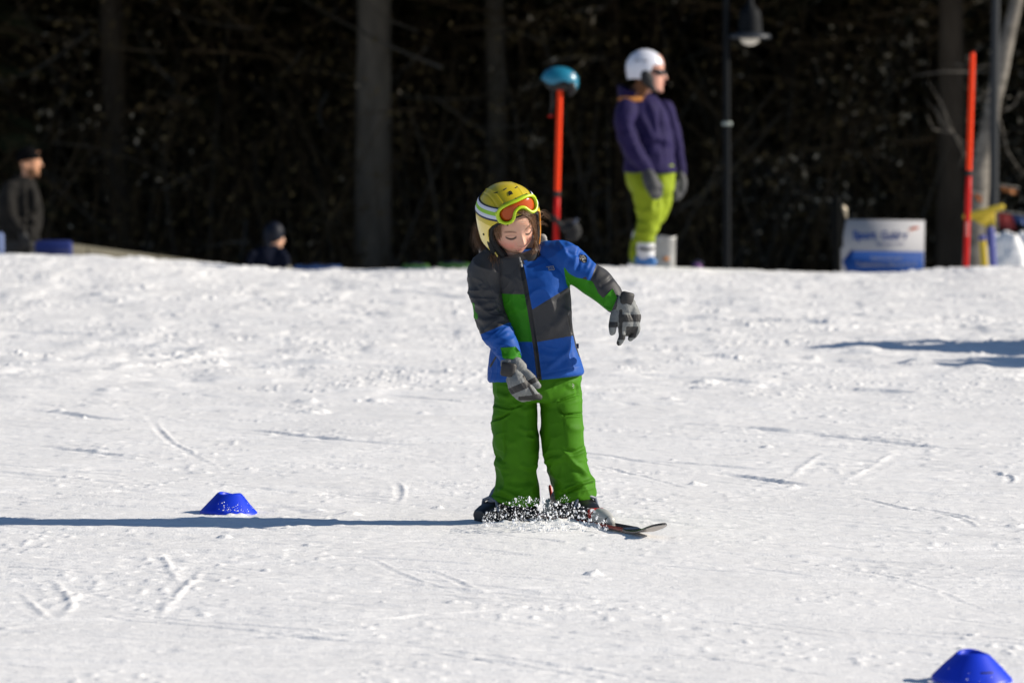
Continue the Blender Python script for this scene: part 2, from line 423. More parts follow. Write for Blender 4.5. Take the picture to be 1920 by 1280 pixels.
    for _ in range(190):       # faint anonymous ski lines between them
        yy = 12 + 22 * rng.random(); xx = (rng.random() * 2 - 1) * yy * .12; L = .4 + 1.9 * rng.random() ** 2; an = rng.normal(-.5, .25) if rng.random() < .45 else rng.normal(.0, .12); cv = rng.normal(0, .12)
        pl = [(xx + L * s * math.cos(an), yy + L * s * math.sin(an) + cv * s * s) for s in (-1, -.5, 0, .5, 1)]
        dd = (.003 + .011 * rng.random() ** 2.5) * (.12 + yy / 22 * smooth(11, 19, yy))
        T.append((pl, .012 + .014 * rng.random(), dd, dd * .5, True))
    def track(pl, w, dep, lip):
        pl = catmull(pl, 6)
        mnx, mny = pl.min(0) - 6 * w; mxx, mxy = pl.max(0) + 6 * w
        i0, i1 = np.searchsorted(rows, (mny, mxy))
        sub = (X[i0:i1] > mnx) & (X[i0:i1] < mxx)
        ii, jj = np.nonzero(sub); ii += i0
        if not len(ii): return
        q, sd, par = seg_dist(X[ii, jj], Y[ii, jj], pl)
        tp = np.clip(np.minimum(par, 1 - par) * 3.2, 0, 1) * (.55 + .75 * vnoise(X[ii, jj] * 9, Y[ii, jj] * 9, 33))
        k = np.exp(-(q / w) ** 4)
        zz[ii, jj] += tp * (-dep * k + lip * np.exp(-((q - 1.6 * w) / (.7 * w)) ** 2) * np.where(sd > 0, 1, .2) * (.6 + .8 * vnoise(X[ii, jj] * 28, Y[ii, jj] * 28, 34)))
    for tr in T:
        pl = tr[0] if len(tr) == 5 else [G(*q)[:2] for q in tr[0]]
        kk = .27 if len(tr) != 5 else .40
        track(pl, tr[1], tr[2] * kk, tr[3] * .4)
    # snow pushed up in front of the child's boots
    for (px_, py_, rx, ry, h) in ((950, 986, .09, .05, .011), (1010, 990, .12, .06, .015), (1070, 990, .09, .06, .015), (1110, 992, .05, .05, .009), (925, 982, .05, .04, .005)):
        g = G(px_, py_); i0, i1 = np.searchsorted(rows, (g[1] - .4, g[1] + .4))
        q = ((X[i0:i1] - g[0]) / rx) ** 2 + ((Y[i0:i1] - g[1]) / ry) ** 2
        zz[i0:i1] += h * np.exp(-q) * (.6 + .8 * vnoise(X[i0:i1] * 45, Y[i0:i1] * 45, 50))
    # snow ridge round the far cone
    v = np.stack([x, y, zz.ravel()], 1); R_, C_ = X.shape
    i = np.arange(R_ - 1)[:, None]; j = np.arange(C_ - 1)[None, :]; a = (i * C_ + j).ravel()
    q = np.stack([a, a + 1, a + C_ + 1, a + C_], 1)
    me = bpy.data.meshes.new('snow_slope'); me.vertices.add(len(v)); me.vertices.foreach_set('co', v.ravel())
    me.loops.add(q.size); me.loops.foreach_set('vertex_index', q.ravel().astype(np.int32)); me.polygons.add(len(q))
    me.polygons.foreach_set('loop_start', np.arange(0, q.size, 4, dtype=np.int32)); me.polygons.foreach_set('use_smooth', np.ones(len(q), bool))
    me.update(calc_edges=True)
    m = mat('groomed_snow', (.88, .875, .87), rough=.55, spec=.35, var=.035, vscale=2.2, stretch=(1, .7, 1), bump=.5, bscale=130, bdist=.003)
    nt = m.node_tree; me.materials.append(m)
    o = bpy.data.objects.new('snow', me); COL.objects.link(o); o['kind'] = 'structure'
    return o
build_snow()

def build_forest_floor():
    ys = np.r_[np.arange(51.6, 130, .8), np.arange(130, 640, 15)]; xs = np.r_[-500, -250, -120, -70, np.arange(-45, 75, 1.0), 90, 130, 250, 500]
    X, Y = np.meshgrid(xs, ys); x = X.ravel(); y = Y.ravel()
    z = base_h(x, y) - .03 + .35 * (vnoise(x * .3, y * .3, 60) - .5) * smooth(54, 58, y) + .1 * (vnoise(x * 1.1, y * 1.1, 61) - .5) * smooth(52, 54, y)
    C_ = len(xs); i = np.arange(len(ys) - 1)[:, None]; j = np.arange(C_ - 1)[None, :]; a = (i * C_ + j).ravel()
    put('forest_floor', (np.stack([x, y, z], 1), np.stack([a, a + 1, a + C_ + 1, a + C_], 1).tolist(), None), mat('needle_litter', (.022, .018, .013), rough=.9, var=.5, vscale=3, bump=.8, bscale=12, bdist=.05), kind='structure')
build_forest_floor()
# ------------------------------------------------------------------ the child
Y0 = 15.0
M = {}
M['blue'] = mat('blue_shell_fabric', (.005, .066, .31), rough=.6, spec=.22, var=.06, vscale=40, bump=.25, bscale=900, bdist=.0006, sheen=0)
M['grey'] = mat('charcoal_shell_fabric', (.037, .037, .040), rough=.55, spec=.3, var=.08, vscale=40, bump=.25, bscale=900, bdist=.0006, sheen=0)
M['green'] = mat('green_shell_fabric', (.026, .19, .004), rough=.6, spec=.2, var=.07, vscale=40, bump=.25, bscale=900, bdist=.0006, sheen=0)
M['trouser'] = mat('green_trouser_fabric', (.044, .165, .002), rough=.65, spec=.15, var=.08, vscale=25, bump=.25, bscale=800, bdist=.0006, sheen=0)
M['black'] = mat('black_trim', (.008, .008, .009), rough=.5, spec=.4)
M['palegrey'] = mat('pale_and_sunlit_grey', (.28, .27, .25), rough=.7, bump=.2, bscale=600, bdist=.0006)
M['white'] = mat('white_plastic', (.75, .75, .75), rough=.35)
M['glove_grey'] = mat('glove_grey_fabric', (.175, .182, .18), rough=.7, var=.15, vscale=90, bump=.5, bscale=500, bdist=.001)
M['glove_black'] = mat('glove_black_palm', (.022, .021, .021), rough=.6, var=.2, vscale=90, bump=.4, bscale=400, bdist=.001)
M['helmet'] = mat('yellow_helmet_shell', (.56, .43, .012), rough=.28, spec=.4, coat=.25, var=.05, vscale=18)
M['helmet_pale'] = mat('pale_yellow_helmet_side', (.80, .62, .13), rough=.3, spec=.5, coat=.3)
M['orange'] = mat('painted_orange_glow', (.80, .30, .02), rough=.35)
M['lime'] = mat('lime_goggle_frame', (.46, .62, .006), rough=.35, spec=.5)
M['lens'] = mat('orange_mirror_lens', (.42, .065, .006), rough=.2, spec=.3, metal=.0)
M['navy'] = mat('navy_strap_border', (.008, .012, .045), rough=.7)
M['strapwhite'] = mat('white_strap_stripe', (.62, .64, .72), rough=.75)
M['straplime'] = mat('lime_strap_stripe', (.30, .55, .05), rough=.75)
M['skin'] = mat('child_skin', (.6, .36, .27), rough=.45, spec=.35, sss=.25, attr='Col', bump=.08, bscale=400, bdist=.0006)
M['hair'] = mat('brown_hair', (.17, .080, .030), rough=.4, spec=.6, var=.4, vscale=60)
M['liner'] = mat('black_helmet_liner', (.007, .007, .008), rough=.85)
M['logo'] = mat('silver_print', (.26, .26, .25), rough=.5)
M['boot'] = mat('black_boot_shell', (.010, .010, .011), rough=.3, spec=.5)
M['bootgrey'] = mat('blue_grey_boot_cuff', (.10, .12, .16), rough=.4)
M['bindred'] = mat('red_binding', (.42, .02, .012), rough=.35)
M['bindwhite'] = mat('pale_grey_binding', (.42, .42, .40), rough=.4, var=.1, vscale=60)
M['skiblack'] = mat('ski_top_sheet', (.02, .02, .022), rough=.25, coat=.5)
M['skired'] = mat('red_ski_edge', (.26, .015, .010), rough=.35)
M['skibase'] = mat('grey_ski_tip', (.28, .25, .23), rough=.35, var=.15, vscale=60)

gc = P(1005, 978, Y0)
child = thing('person', (gc[0], Y0, gz(gc[0], Y0)), 'child in yellow helmet, blue and grey ski jacket and green trousers learning to ski', 'person')

# --- jacket
tor = MB()
loft(tor, [(958, 1012, 468, -.015, .045), (940, 1030, 478, -.015, .06), (918, 1052, 492, -.022, .08), (910, 1064, 507, -.028, .092), (912, 1068, 530, -.030, .1), (918, 1069, 560, -.026, .105),
           (922, 1073, 600, -.016, .108), (921, 1080, 640, -.005, .112), (917, 1087, 672, .002, .115, -4), (914, 1093, 698, .005, .117, -12), (914, 1093, 706, .005, .115, -16), (918, 1089, 709, .005, .10, -16)], Y0)
ptube(tor, [(1030, 482, -.02, 30), (1052, 486, -.026, 37), (1074, 499, -.036, 33), (1098, 516, -.044, 28), (1118, 530, -.045, 28), (1139, 551, -.06, 24), (1152, 567, -.07, 20)], Y0, n=28)
V, Fs = remesh(tor, .0026, 12)
V[:, 1] -= .20 * np.clip(V[:, 0] - P(989, 600, Y0)[0], -.13, .13)      # the chest is turned a little to the child's right
bigfolds = [([(1062, 452), (1072, 462), (1085, 468)], 4, 4, 0), ([(1086, 468), (1086, 490), (1080, 508)], 4, -5, .5), ([(1046, 450), (1055, 462), (1062, 474)], 3.5, 3, .3), ([(1062, 470), (1075, 478), (1090, 475)], 3.5, -4, .4),
            ([(1100, 478), (1104, 490), (1098, 505)], 4, 3.5, .3), ([(1122, 486), (1119, 500), (1110, 520), (1104, 532)], 4, -5, .5), ([(1066, 486), (1062, 505)], 4, -3, .4), ([(1148, 520), (1138, 530), (1124, 536)], 4, -4, .4),
            ([(1000, 655), (1030, 668), (1060, 662)], 6, 3, .4), ([(1025, 690), (1050, 672), (1072, 650)], 5, 4, .4), ([(1078, 640), (1070, 665), (1078, 690)], 4, -4, .4), ([(930, 690), (950, 684), (985, 690)], 6, 2.5, 0),
            ([(1035, 620), (1050, 600), (1064, 575)], 9, 7, 0), ([(1064, 588), (1068, 608), (1074, 628)], 2.2, -7, .4), ([(1060, 545), (1054, 570), (1046, 590)], 6, -3, .3), ([(1030, 560), (1055, 548), (1068, 535)], 4, 3, .4),
            ([(1076, 630), (1080, 650), (1087, 668)], 1.6, -4, .3), ([(960, 570), (972, 590), (980, 620)], 7, 2.5, 0), ([(1000, 520), (1020, 530), (1040, 548)], 8, 2, 0), ([(955, 500), (965, 525), (975, 548)], 7, -2, .3),
            ([(915, 697), (960, 701), (1005, 703), (1050, 695), (1092, 684)], 1.2, -1.2, 0, True)]
ZIP = [(972, 482), (979, 505), (986, 540), (993, 580), (1000, 622), (1006, 665), (1012, 716)]
bigfolds += [([(q[0] + d, q[1]) for q in ZIP], 2.2, 2.0, 0, True) for d in (-4, 4)] + [(ZIP, 2.2, -1.5, 0, True)]
V = folds(V, Fs, bigfolds, wr=(.0016, 15, 2), seed=5, ridge=(.0055, 9, 12, 3))
N, Q = tri_normals(V, Fs); FC = V[Q].mean(1); fx, fy = proj(FC)
slv = fx > 1070
zd, zs, zp = seg_dist(fx, fy, ZIP); left = zs > 0
mi = np.zeros(len(Fs), int)                       # 0 blue 1 grey 2 green 3 black
L = left
mi[L & (fy < 551)] = 1; mi[L & (fy >= 551) & (fy < 641)] = 2; mi[L & (fy >= 641)] = 0
Rr = ~left
lower = 642 - (fx - 1003) * .18
upper = 579 - (fx - 1000) * .62
mi[Rr] = 0
mi[Rr & (fy > upper) & (fy < lower) & (fx < 1100)] = 1
mi[Rr & inside(fx, fy, [(1056, 496), (1066, 512), (1080, 520), (1098, 524), (1110, 526), (1122, 548), (1140, 572), (1120, 570), (1085, 545), (1070, 545), (1062, 533)])] = 2
mi[Rr & (fx > 1075) & (fy > 533 + (fx - 1085) * .35) & (fy < 600) & (fx < 1126)] = 2
dk = Rr & (fx > 1075) & (fy < 600) & ((fx - 1121) * 46 + (fy - 486) * 16 > 0)
mi[dk & (mi != 2)] = 1; mi[dk & (fx > 1120) & inside(fx, fy, [(1121, 486), (1105, 532), (1122, 550), (1140, 565), (1180, 560), (1160, 500)])] = 1
mi[Rr & inside(fx, fy, [(1149, 541), (1157, 558), (1146, 584), (1120, 575), (1134, 556)])] = 2
back = (N[:, 1][Q[:, 0]] > .3)
mi[(zd < 4.4) & ~back & (fy > 486)] = 3
mi[(fy > 628) & (fx > 1072) & (fx < 1090) & (seg_dist(fx, fy, [(1076, 630), (1080, 650), (1087, 668)])[0] < 1.3)] = 3
mi[(seg_dist(fx, fy, [(1064, 588), (1068, 608), (1074, 628)])[0] < 1.5)] = 3
mi[(seg_dist(fx, fy, [(919, 687), (930, 669)])[0] < 1.8)] = 3
jm = [M['blue'], M['grey'], M['green'], M['black'], M['glove_grey']]
V = smooth_seams(V, Fs, mi)
jacket = put('jacket', (V, Fs, mi), jm, child)
jV, jF = V, Fs

# near sleeve (a part of its own: it hangs in front of the body)
sl = MB()
ptube(sl, [(928, 488, -.04, 27), (914, 510, -.05, 34), (911, 540, -.055, 32.5), (916, 570, -.063, 31), (922, 597, -.075, 30), (934, 626, -.11, 29), (948, 650, -.145, 25), (957, 668, -.165, 21)], Y0, n=28)
V, Fs = remesh(sl, .0026, 10)
V = folds(V, Fs, [([(884, 560), (900, 572), (930, 566)], 5, 3.5, .4), ([(892, 592), (912, 602), (950, 590)], 5, 4.5, .4), ([(900, 612), (920, 622), (955, 606)], 4, -4, .4), ([(888, 540), (905, 548), (925, 542)], 6, 3, .3), ([(912, 640), (935, 634), (955, 622)], 4, 3, .3),
                  ([(916, 650), (930, 656)], 3, -3, .3), ([(908, 510), (920, 540), (938, 585), (955, 610)], 1.6, -1.6, 0), ([(884, 525), (895, 540), (900, 560)], 5, -3, .4)], wr=(.0016, 16, 2), seed=9, ridge=(.0085, 10, 16, 3))
N, Q = tri_normals(V, Fs); FC = V[Q].mean(1); fx, fy = proj(FC)
mi = np.where(fy > 626 - (fx - 903) * .42, 0, 1)
mi[(fx < 890) & (fy > 568) & (fy < 585)] = 2
mi[(fx < 896) & (fy > 585) & (fy < 598) & (fx < 905 - (598 - fy))] = 2
mi[inside(fx, fy, [(939, 652), (968, 650), (980, 672), (978, 676), (942, 672)])] = 2
V = smooth_seams(V, Fs, mi)
sleeve = put('sleeve', (V, Fs, mi), jm, jacket)
sV, sF = V, Fs
# cuff tabs
def surf(Vs, Fl): return BVHTree.FromPolygons([tuple(v) for v in Vs], Fl)
bj, bs = surf(jV, jF), surf(sV, sF)
def decal(name, bvh, polys, mt, parent, off=.0012, th=.0009, dens=2.0):
    """flat marks laid on the cloth: every pixel polygon is gridded, dropped on the surface and given a little thickness"""
    mb = MB(); C = Vector((0, 0, CAMH))
    for poly in polys:
        poly = np.asarray(poly, float); bm = bmesh.new()
        f = bm.faces.new([bm.verts.new((p[0], p[1], 0)) for p in poly])
        bmesh.ops.triangulate(bm, faces=bm.faces[:])
        for _ in range(5):
            ed = [e for e in bm.edges if e.calc_length() > dens * 1.6]
            if not ed: break
            bmesh.ops.subdivide_edges(bm, edges=ed, cuts=1)
        bmesh.ops.triangulate(bm, faces=bm.faces[:])
        bm.verts.index_update(); pts = []; ok = True
        for v in bm.verts:
            d = Vector(P(v.co.x, v.co.y, 15.0)) - C; d.normalize()
            h = bvh.ray_cast(C, d)
            if h[0] is None: h = bvh.find_nearest(Vector(P(v.co.x, v.co.y, 14.95)))
            pts.append(h[0] - d * off)
        n0 = len(pts); top = np.array([p[:] for p in pts]); dd = top - np.array([0, 0, CAMH]); dd /= np.linalg.norm(dd, axis=1)[:, None]
        fs = [[w.index for w in q.verts] for q in bm.faces]; fb = [[i + n0 for i in q[::-1]] for q in fs]
        rim = [[e.verts[0].index, e.verts[1].index, e.verts[1].index + n0, e.verts[0].index + n0] for e in bm.edges if len(e.link_faces) == 1]
        mb.add(np.concatenate([top, top + dd * (th + off)]), fs + fb + rim); bm.free()
    return put(name, mb, mt, parent)
def strip(a, b, w):
    a = np.array(a, float); b = np.array(b, float); d = b - a; d /= np.linalg.norm(d); nrm = np.array([-d[1], d[0]]) * w / 2
    return [a + nrm, b + nrm, b - nrm, a - nrm]
decal('cuff_tab', bs, [[(938, 652), (967, 649.5), (976, 660), (978, 673), (944, 672)]], M['green'], jacket, off=.003, th=.004)
decal('cuff_tab', bj, [[(1149, 541), (1157, 558), (1145, 582), (1132, 574), (1134, 556)]], M['green'], jacket, off=.003, th=.004)
decal('chest_print', bj, [strip((1024, 500.5), (1038, 499), 1.3), strip((1029, 501), (1029.5, 507), 1.5), strip((1029, 506.5), (1040, 505.5), 1.3), strip((1037, 499.5), (1040, 505.5), 1.4), strip((1032, 503.5), (1037, 503), 1.2)], M['logo'], jacket, th=.0004)
decal('sleeve_badge', bj, [[(1089, 477), (1097, 478), (1101, 483), (1100, 492), (1094, 493), (1087, 487), (1086.5, 480)]], M['black'], jacket, th=.0012)
decal('badge_emblem', bj, [strip((1089, 481), (1096, 480), 1), strip((1091, 483), (1093, 489), 1.3), strip((1096, 481), (1099, 486), 1.1), strip((1093, 486), (1097, 484), 1.2), strip((1088, 486), (1090, 484), 1), strip((1094, 491), (1099, 490.5), .8)], M['palegrey'], jacket, off=.0026, th=.0006)
# zip pull
zp_ = MB(); a = P(974.5, 483, Y0 - .126); b = P(978.5, 499, Y0 - .142)
zp_.tube([a, a * .5 + b * .5, b], [.003, .0036, .0032], n=8, flat=(1, .5)); put('zip_pull', zp_, M['palegrey'], jacket)
zt = MB(); a = P(977, 493, Y0 - .146); zt.box(a, (.004, .0016, .006)); put('pull_mark', zt, M['black'], jacket)
# hanging sleeve toggle and side label
tg = MB(); tg.tube([P(1107, 532, Y0 - .05), P(1107.5, 545, Y0 - .05), P(1106, 555, Y0 - .05)], [.003, .0035, .0025], n=8); put('sleeve_toggle', tg, M['black'], jacket)
lb = MB(); c = P(1083, 648.5, Y0 + .0); lb.box(c, (.008, .004, .016), bev=.001); put('side_label', lb, M['navy'], jacket)
# collar and hood lying behind the neck
cl = MB()
def openring(rows, y0, th=.008):
    R = catmull([tuple(r) + (0,) * (7 - len(r)) for r in rows], 5)
    o = [lring(r[0], r[1], r[2], y0 + r[3], r[4], r[5], r[6], 56, 2.2) for r in R]; k = th / (y0 / F)
    i = [lring(r[0] + k, r[1] - k, r[2], y0 + r[3], r[4] - th, r[5], r[6], 56, 2.2) for r in R]
    return o + i[::-1]
cl.rings(openring([(921, 1036, 510, -.028, .088, -8, 0), (917, 1033, 490, -.02, .088, -10, 0), (914, 1024, 477, -.016, .086, -14, 4), (914, 1019, 468, -.012, .080, -18, 9), (918, 1013, 463, -.01, .074, -18, 13)], Y0), cap=False)
V, Fs = np.concatenate(cl.v), cl.f
Vn = V + .004 * (np.stack([vnoise3(V * 25 + 7 * k, 70 + k) for k in range(3)], 1) - .5)
fx, fy = proj(Vn[np.array(Fs)].mean(1))
mi = np.where((fx > 1000) & (fy < 470), 1, np.where(fx > 983, np.where(fy < 489, 3, 2), 0))  # pale grey at the back right paints the sunlit part of the dark collar
collar = put('collar', (Vn, Fs, mi), [M['grey'], M['palegrey'], M['blue'], M['black']], jacket)
hd = MB()
ptube(hd, [(905, 470, .05, 10), (915, 476, .06, 22), (950, 478, .08, 30), (990, 468, .08, 30), (1012, 455, .05, 18), (1018, 447, .035, 8)], Y0, n=20)
V, Fs = remesh(hd, .005, 4); V = folds(V, Fs, [], wr=(.004, 22, 3), seed=12)
put('hood', (V, Fs, None), M['palegrey'], jacket)

# --- trousers
tr = MB()
loft(tr, [(926, 1084, 676, .01, .085), (924, 1087, 700, .01, .098), (923, 1088, 722, .01, .1), (925, 1089, 742, .01, .098), (940, 1075, 752, .01, .08)], Y0)
loft(tr, [(927, 1000, 725, .01, .08), (925, 1005, 752, .005, .083), (925, 1008, 775, .0, .082), (924, 1008, 800, -.005, .08), (926, 1007, 828, -.01, .078), (931, 1006, 856, -.005, .077), (933, 1008, 882, .005, .08), (929, 1011, 908, .015, .086), (923, 1013, 936, .02, .092, 12), (926, 1010, 941, .02, .085, 14)], Y0)
loft(tr, [(1014, 1086, 725, .01, .08), (1013, 1088, 748, .005, .083), (1014, 1091, 772, .0, .082), (1015, 1094, 800, -.005, .08), (1018, 1096, 828, -.01, .078), (1022, 1101, 856, -.005, .077), (1029, 1104, 882, .005, .08), (1034, 1112, 904, .015, .086), (1038, 1115, 929, .02, .092, -8), (1042, 1111, 934, .02, .085, -8)], Y0)
V, Fs = remesh(tr, .0032, 8)
PK = [([(924, 757), (946, 761), (958, 763), (957, 771), (946, 779), (924, 788)], 3.5), ([(1046, 753), (1066, 746), (1092, 740), (1094, 774), (1057, 775), (1049, 764)], 3.5),
      ([(1058, 779), (1096, 779), (1099, 832), (1080, 842), (1062, 840)], 3), ([(922, 792), (944, 783), (946, 848), (930, 842), (922, 820)], 3)]
leg_folds = [([(925, 757), (940, 762), (958, 765), (978, 758)], 2.2, -5, .6), ([(925, 788), (940, 784), (955, 774)], 2, -6, .7), ([(948, 778), (948, 810), (947, 852)], 1.4, -2.5, .5), ([(928, 852), (940, 862), (950, 868)], 3, -6, .5), ([(930, 868), (945, 878), (955, 880)], 4, 5, .4),
             ([(1005, 815), (1000, 822), (985, 818)], 4, 5, .5), ([(970, 800), (985, 808), (1003, 806)], 5, 4, .4), ([(975, 870), (990, 876), (1006, 872)], 5, 4, .4), ([(935, 915), (955, 925), (978, 935)], 5, 6, .6), ([(925, 925), (950, 935), (975, 945)], 3, -5, .4), ([(950, 900), (975, 905), (1000, 900)], 6, -4, .4),
             ([(965, 755), (980, 770), (1000, 765)], 5, 4, .4), ([(930, 735), (950, 745), (965, 740)], 5, 4, .4), ([(985, 750), (985, 790), (975, 830)], 9, 3, 0), ([(940, 820), (955, 830), (970, 828)], 6, 3, .4),
             ([(1045, 752), (1065, 745), (1085, 738)], 2.2, -5, .6), ([(1048, 763), (1056, 776), (1090, 775)], 2, -7, .7), ([(1055, 776), (1060, 810), (1062, 840)], 1.4, -2.5, .5), ([(1058, 842), (1075, 848), (1097, 838)], 3, -7, .6), ([(1060, 848), (1075, 868), (1090, 880), (1098, 895)], 5, 7, .5),
             ([(1015, 748), (1035, 756), (1050, 750)], 5, 4, .4), ([(1025, 765), (1030, 800), (1040, 830)], 9, 3, 0), ([(1025, 868), (1040, 860), (1058, 862)], 5, 4, .4), ([(1060, 918), (1080, 908), (1112, 900)], 3, 8, .7), ([(1050, 928), (1065, 922), (1085, 914)], 3, -6, .4), ([(1088, 918), (1100, 914), (1114, 912)], 1.3, -2.5, .3),
             ([(1030, 885), (1045, 895), (1062, 893)], 6, 4, .4), ([(1075, 720), (1082, 735), (1080, 750)], 3, -4, .4), ([(1062, 800), (1080, 805), (1095, 800)], 6, 4, 0), ([(1060, 720), (1072, 726), (1086, 722)], 4, 3, .4), ([(1094, 850), (1100, 865), (1101, 885)], 1.3, -2, .3)]
V = folds(V, Fs, leg_folds, wr=(.0022, 13, 2), seed=21, patches=PK, ridge=(.0110, 9, 14, 3))
trousers = put('trousers', (V, Fs, None), M['trouser'], child)
bt = surf(V, Fs)
decal('thigh_print', bt, [strip((1073, 719), (1077, 722), 1.2), strip((1073, 724), (1077, 723), 1.2), strip((1074, 727), (1077, 726), 1.0)], M['logo'], trousers, th=.0004)

# --- gloves
def glove(palm, fingers, thumb, gaunt, y0, classify, strap, parent):
    g = MB()
    for ch in palm: ptube(g, ch, y0, n=20)
    for ch in fingers + [thumb]: ptube(g, ch, y0, n=14)
    for ch in gaunt: ptube(g, ch, y0, n=22)
    V, Fs = remesh(g, .0018, 2); V = folds(V, Fs, [], wr=(.0010, 70, 3), seed=31)
    N, Q = tri_normals(V, Fs); fx, fy = proj(V[Q].mean(1))
    cm = classify(fx, fy, N[Q[:, 0]]); V = smooth_seams(V, Fs, cm, 6)
    o = put('glove', (V, Fs, cm), [M['glove_grey'], M['glove_black']], parent)
    s = MB(); (cx, cy, dy, w, h, th, ang, yw) = strap; k = (y0 + dy) / F
    s.box((0, 0, 0), (w * k, th * k, h * k), None, 0, 5 * k)
    v = np.concatenate(s.v); rot = np.array(Matrix.Rotation(math.radians(yw), 3, 'Z') @ Matrix.Rotation(math.radians(ang), 3, 'Y')); v[:, 1] += 22 * v[:, 0] ** 2 ; s.v = [v @ rot.T + P(cx, cy, y0 + dy)]
    put('wrist_strap', s, M['glove_black'], o)
    return o, surf(V, Fs)
yL = Y0 - .108
def cA(x, y, n):
    m = np.zeros(len(x), int)
    m[(y > 590 + (x - 1160) * -.02) & (y < 604 + (x - 1160) * -.02) & (x > 1160)] = 1
    m[(x > 1161) & (x < 1167) & (y > 580) & (y < 628)] = 1
    m[(y > 628) & (y < 637) & (x > 1154) & (x < 1176)] = 1; m[(y > 612) & (x > 1174) & (x - 1174 > (y - 612) * -.1) & (x < 1197 - (y - 612) * .25)] = 1
    m[(y > 633) & (x > 1174)] = 0
    m[(x < 1158) & (y > 603) & (y < 614)] = 1
    m[(y > 640) & (x < 1161)] = 1
    m[n[:, 1] > .25] = 1
    return m
gl, bA = glove([[(1166, 578, .0, 14), (1170, 592, -.004, 17), (1174, 604, -.006, 17)], [(1184, 580, .0, 13), (1188, 594, .0, 14), (1187, 606, .0, 13)]],
            [[(1164, 602, -.012, 7.5), (1166, 618, -.016, 7), (1166, 632, -.010, 6.6), (1161, 643, .0, 5.4)],
             [(1173, 604, -.010, 7.5), (1176, 616, -.008, 6.6), (1177, 623, .008, 6.2), (1174, 625, .026, 5.6)],
             [(1182, 604, -.004, 7.5), (1186, 615, -.002, 6.6), (1186, 621, .014, 6.2), (1182, 624, .03, 5.6)],
             [(1191, 603, .0, 7.5), (1195, 615, .0, 6.4), (1191, 626, .008, 6), (1182, 635, .016, 5.2)]],
            [(1156, 582, -.004, 9.5), (1152, 598, -.014, 9), (1149, 612, -.022, 8.2), (1148, 623, -.02, 6.2)],
            [[(1154, 558, .01, 15), (1164, 568, .004, 18), (1172, 577, .0, 19)], [(1172, 561, .0, 13), (1178, 572, .0, 15)]], yL, cA,
            (1177, 560, -.026, 27, 25, 10, 14, 14), child)
yR = Y0 - .19
def cB(x, y, n):
    m = np.zeros(len(x), int)
    d = (y - 728) + (x - 956) * .42
    m[(d > -1) & (d < 13) & (x < 990)] = 1
    m[(y > 743 - (x - 975) * .1) & (y < 750) & (x > 972) & (x < 1000)] = 1
    m[(x > 1000) & (y > 738)] = 1
    e = (y - 714) + (x - 992) * .5
    m[(e > -2) & (e < 9) & (x > 988) & (y < 728)] = 1
    m[seg_dist(x, y, [(982, 705), (990, 720), (1000, 738)])[0] < 2.4] = 1
    m[n[:, 1] > .3] = 1
    return m
gr, bB = glove([[(966, 702, .0, 15), (972, 716, -.012, 18), (980, 728, -.016, 17)], [(962, 712, .01, 13), (968, 728, .0, 14), (976, 737, -.004, 12)]],
            [[(986, 722, -.022, 8.5), (996, 732, -.026, 8.2), (1003, 740, -.018, 7.5), (1011, 744, .0, 6.2)],
             [(981, 728, -.022, 8.5), (989, 738, -.022, 8), (997, 743, -.008, 7.5), (1002, 744, .014, 6.5)],
             [(974, 733, -.016, 8.4), (982, 742, -.012, 8), (990, 745, .004, 7.4), (994, 744, .024, 6.5)],
             [(967, 736, -.004, 7.6), (975, 744, .0, 7.2), (983, 747, .016, 6.6), (986, 744, .03, 6)]],
            [(978, 694, .0, 9), (990, 703, -.01, 8.5), (1000, 713, -.014, 8.2), (1008, 723, -.012, 6.6)],
            [[(955, 682, .012, 17), (960, 690, .008, 17.5), (966, 702, .0, 15)], [(968, 680, .0, 12), (976, 688, .0, 12)]], yR, cB,
            (951, 693, -.026, 31, 27, 10, 8, -18), child)

# --- boots, binding and the one ski
def foot_frame(c, d):
    d = np.array([d[0], d[1], 0.]); d /= np.linalg.norm(d); s = np.array([-d[1], d[0], 0]); return np.asarray(c, float), d, s
def boot(c, d, tilt, parent):
    c, d, s = foot_frame(c, d); mb = MB(); u = np.array([0, 0, 1.])
    prof = [(-.112, .0, .058, .030), (-.105, .0, .085, .038), (-.05, .0, .105, .041), (.0, .0, .092, .041), (.05, .0, .070, .042), (.09, .0, .052, .038), (.115, .0, .038, .028)]
    R = []
    for t, z0, z1, w in prof:
        a = np.linspace(0, 2 * PI, 20, endpoint=False); cc = np.sign(np.cos(a)) * np.abs(np.cos(a)) ** .7; ss = np.sign(np.sin(a)) * np.abs(np.sin(a)) ** .7
        R.append(c + d * t + np.outer(cc * w, s) + np.outer((z0 + z1) / 2 + ss * (z1 - z0) / 2, u))
    mb.rings(R)
    mb.tube([c - d * .045 + u * .05, c - d * .045 + u * .085, c - d * .045 + u * .115], [.042, .042, .040], n=20)
    V, Fs = remesh(mb, .004, 2)
    b = put('ski_boot', (V, Fs, None), M['boot'], parent)
    k = MB(); k.tube([c + d * .035 + u * .062, c + d * .022 + u * .076, c + d * .005 + u * .090], [.034, .037, .038], n=20); put('boot_tongue', k, M['bootgrey'], b)
    k = MB(); k.box(c + u * .006, (.215, .07, .016), Matrix.Rotation(math.atan2(d[1], d[0]), 3, 'Z'), bev=.004); put('boot_sole', k, M['boot'], b)
    for t in (.02, .065):
        k = MB(); kc = c + d * t; zz = .085 - t * .3
        k.tube([kc + s * .043 + u * (zz - .03), kc + s * .034 + u * zz, kc + u * (zz + .012), kc - s * .034 + u * zz, kc - s * .043 + u * (zz - .03)], .006, n=8); put('boot_buckle', k, M['bootgrey'], b)
    return b
cl_ = P(948, 966, Y0 + .03); zl = gz(cl_[0], Y0 + .03)
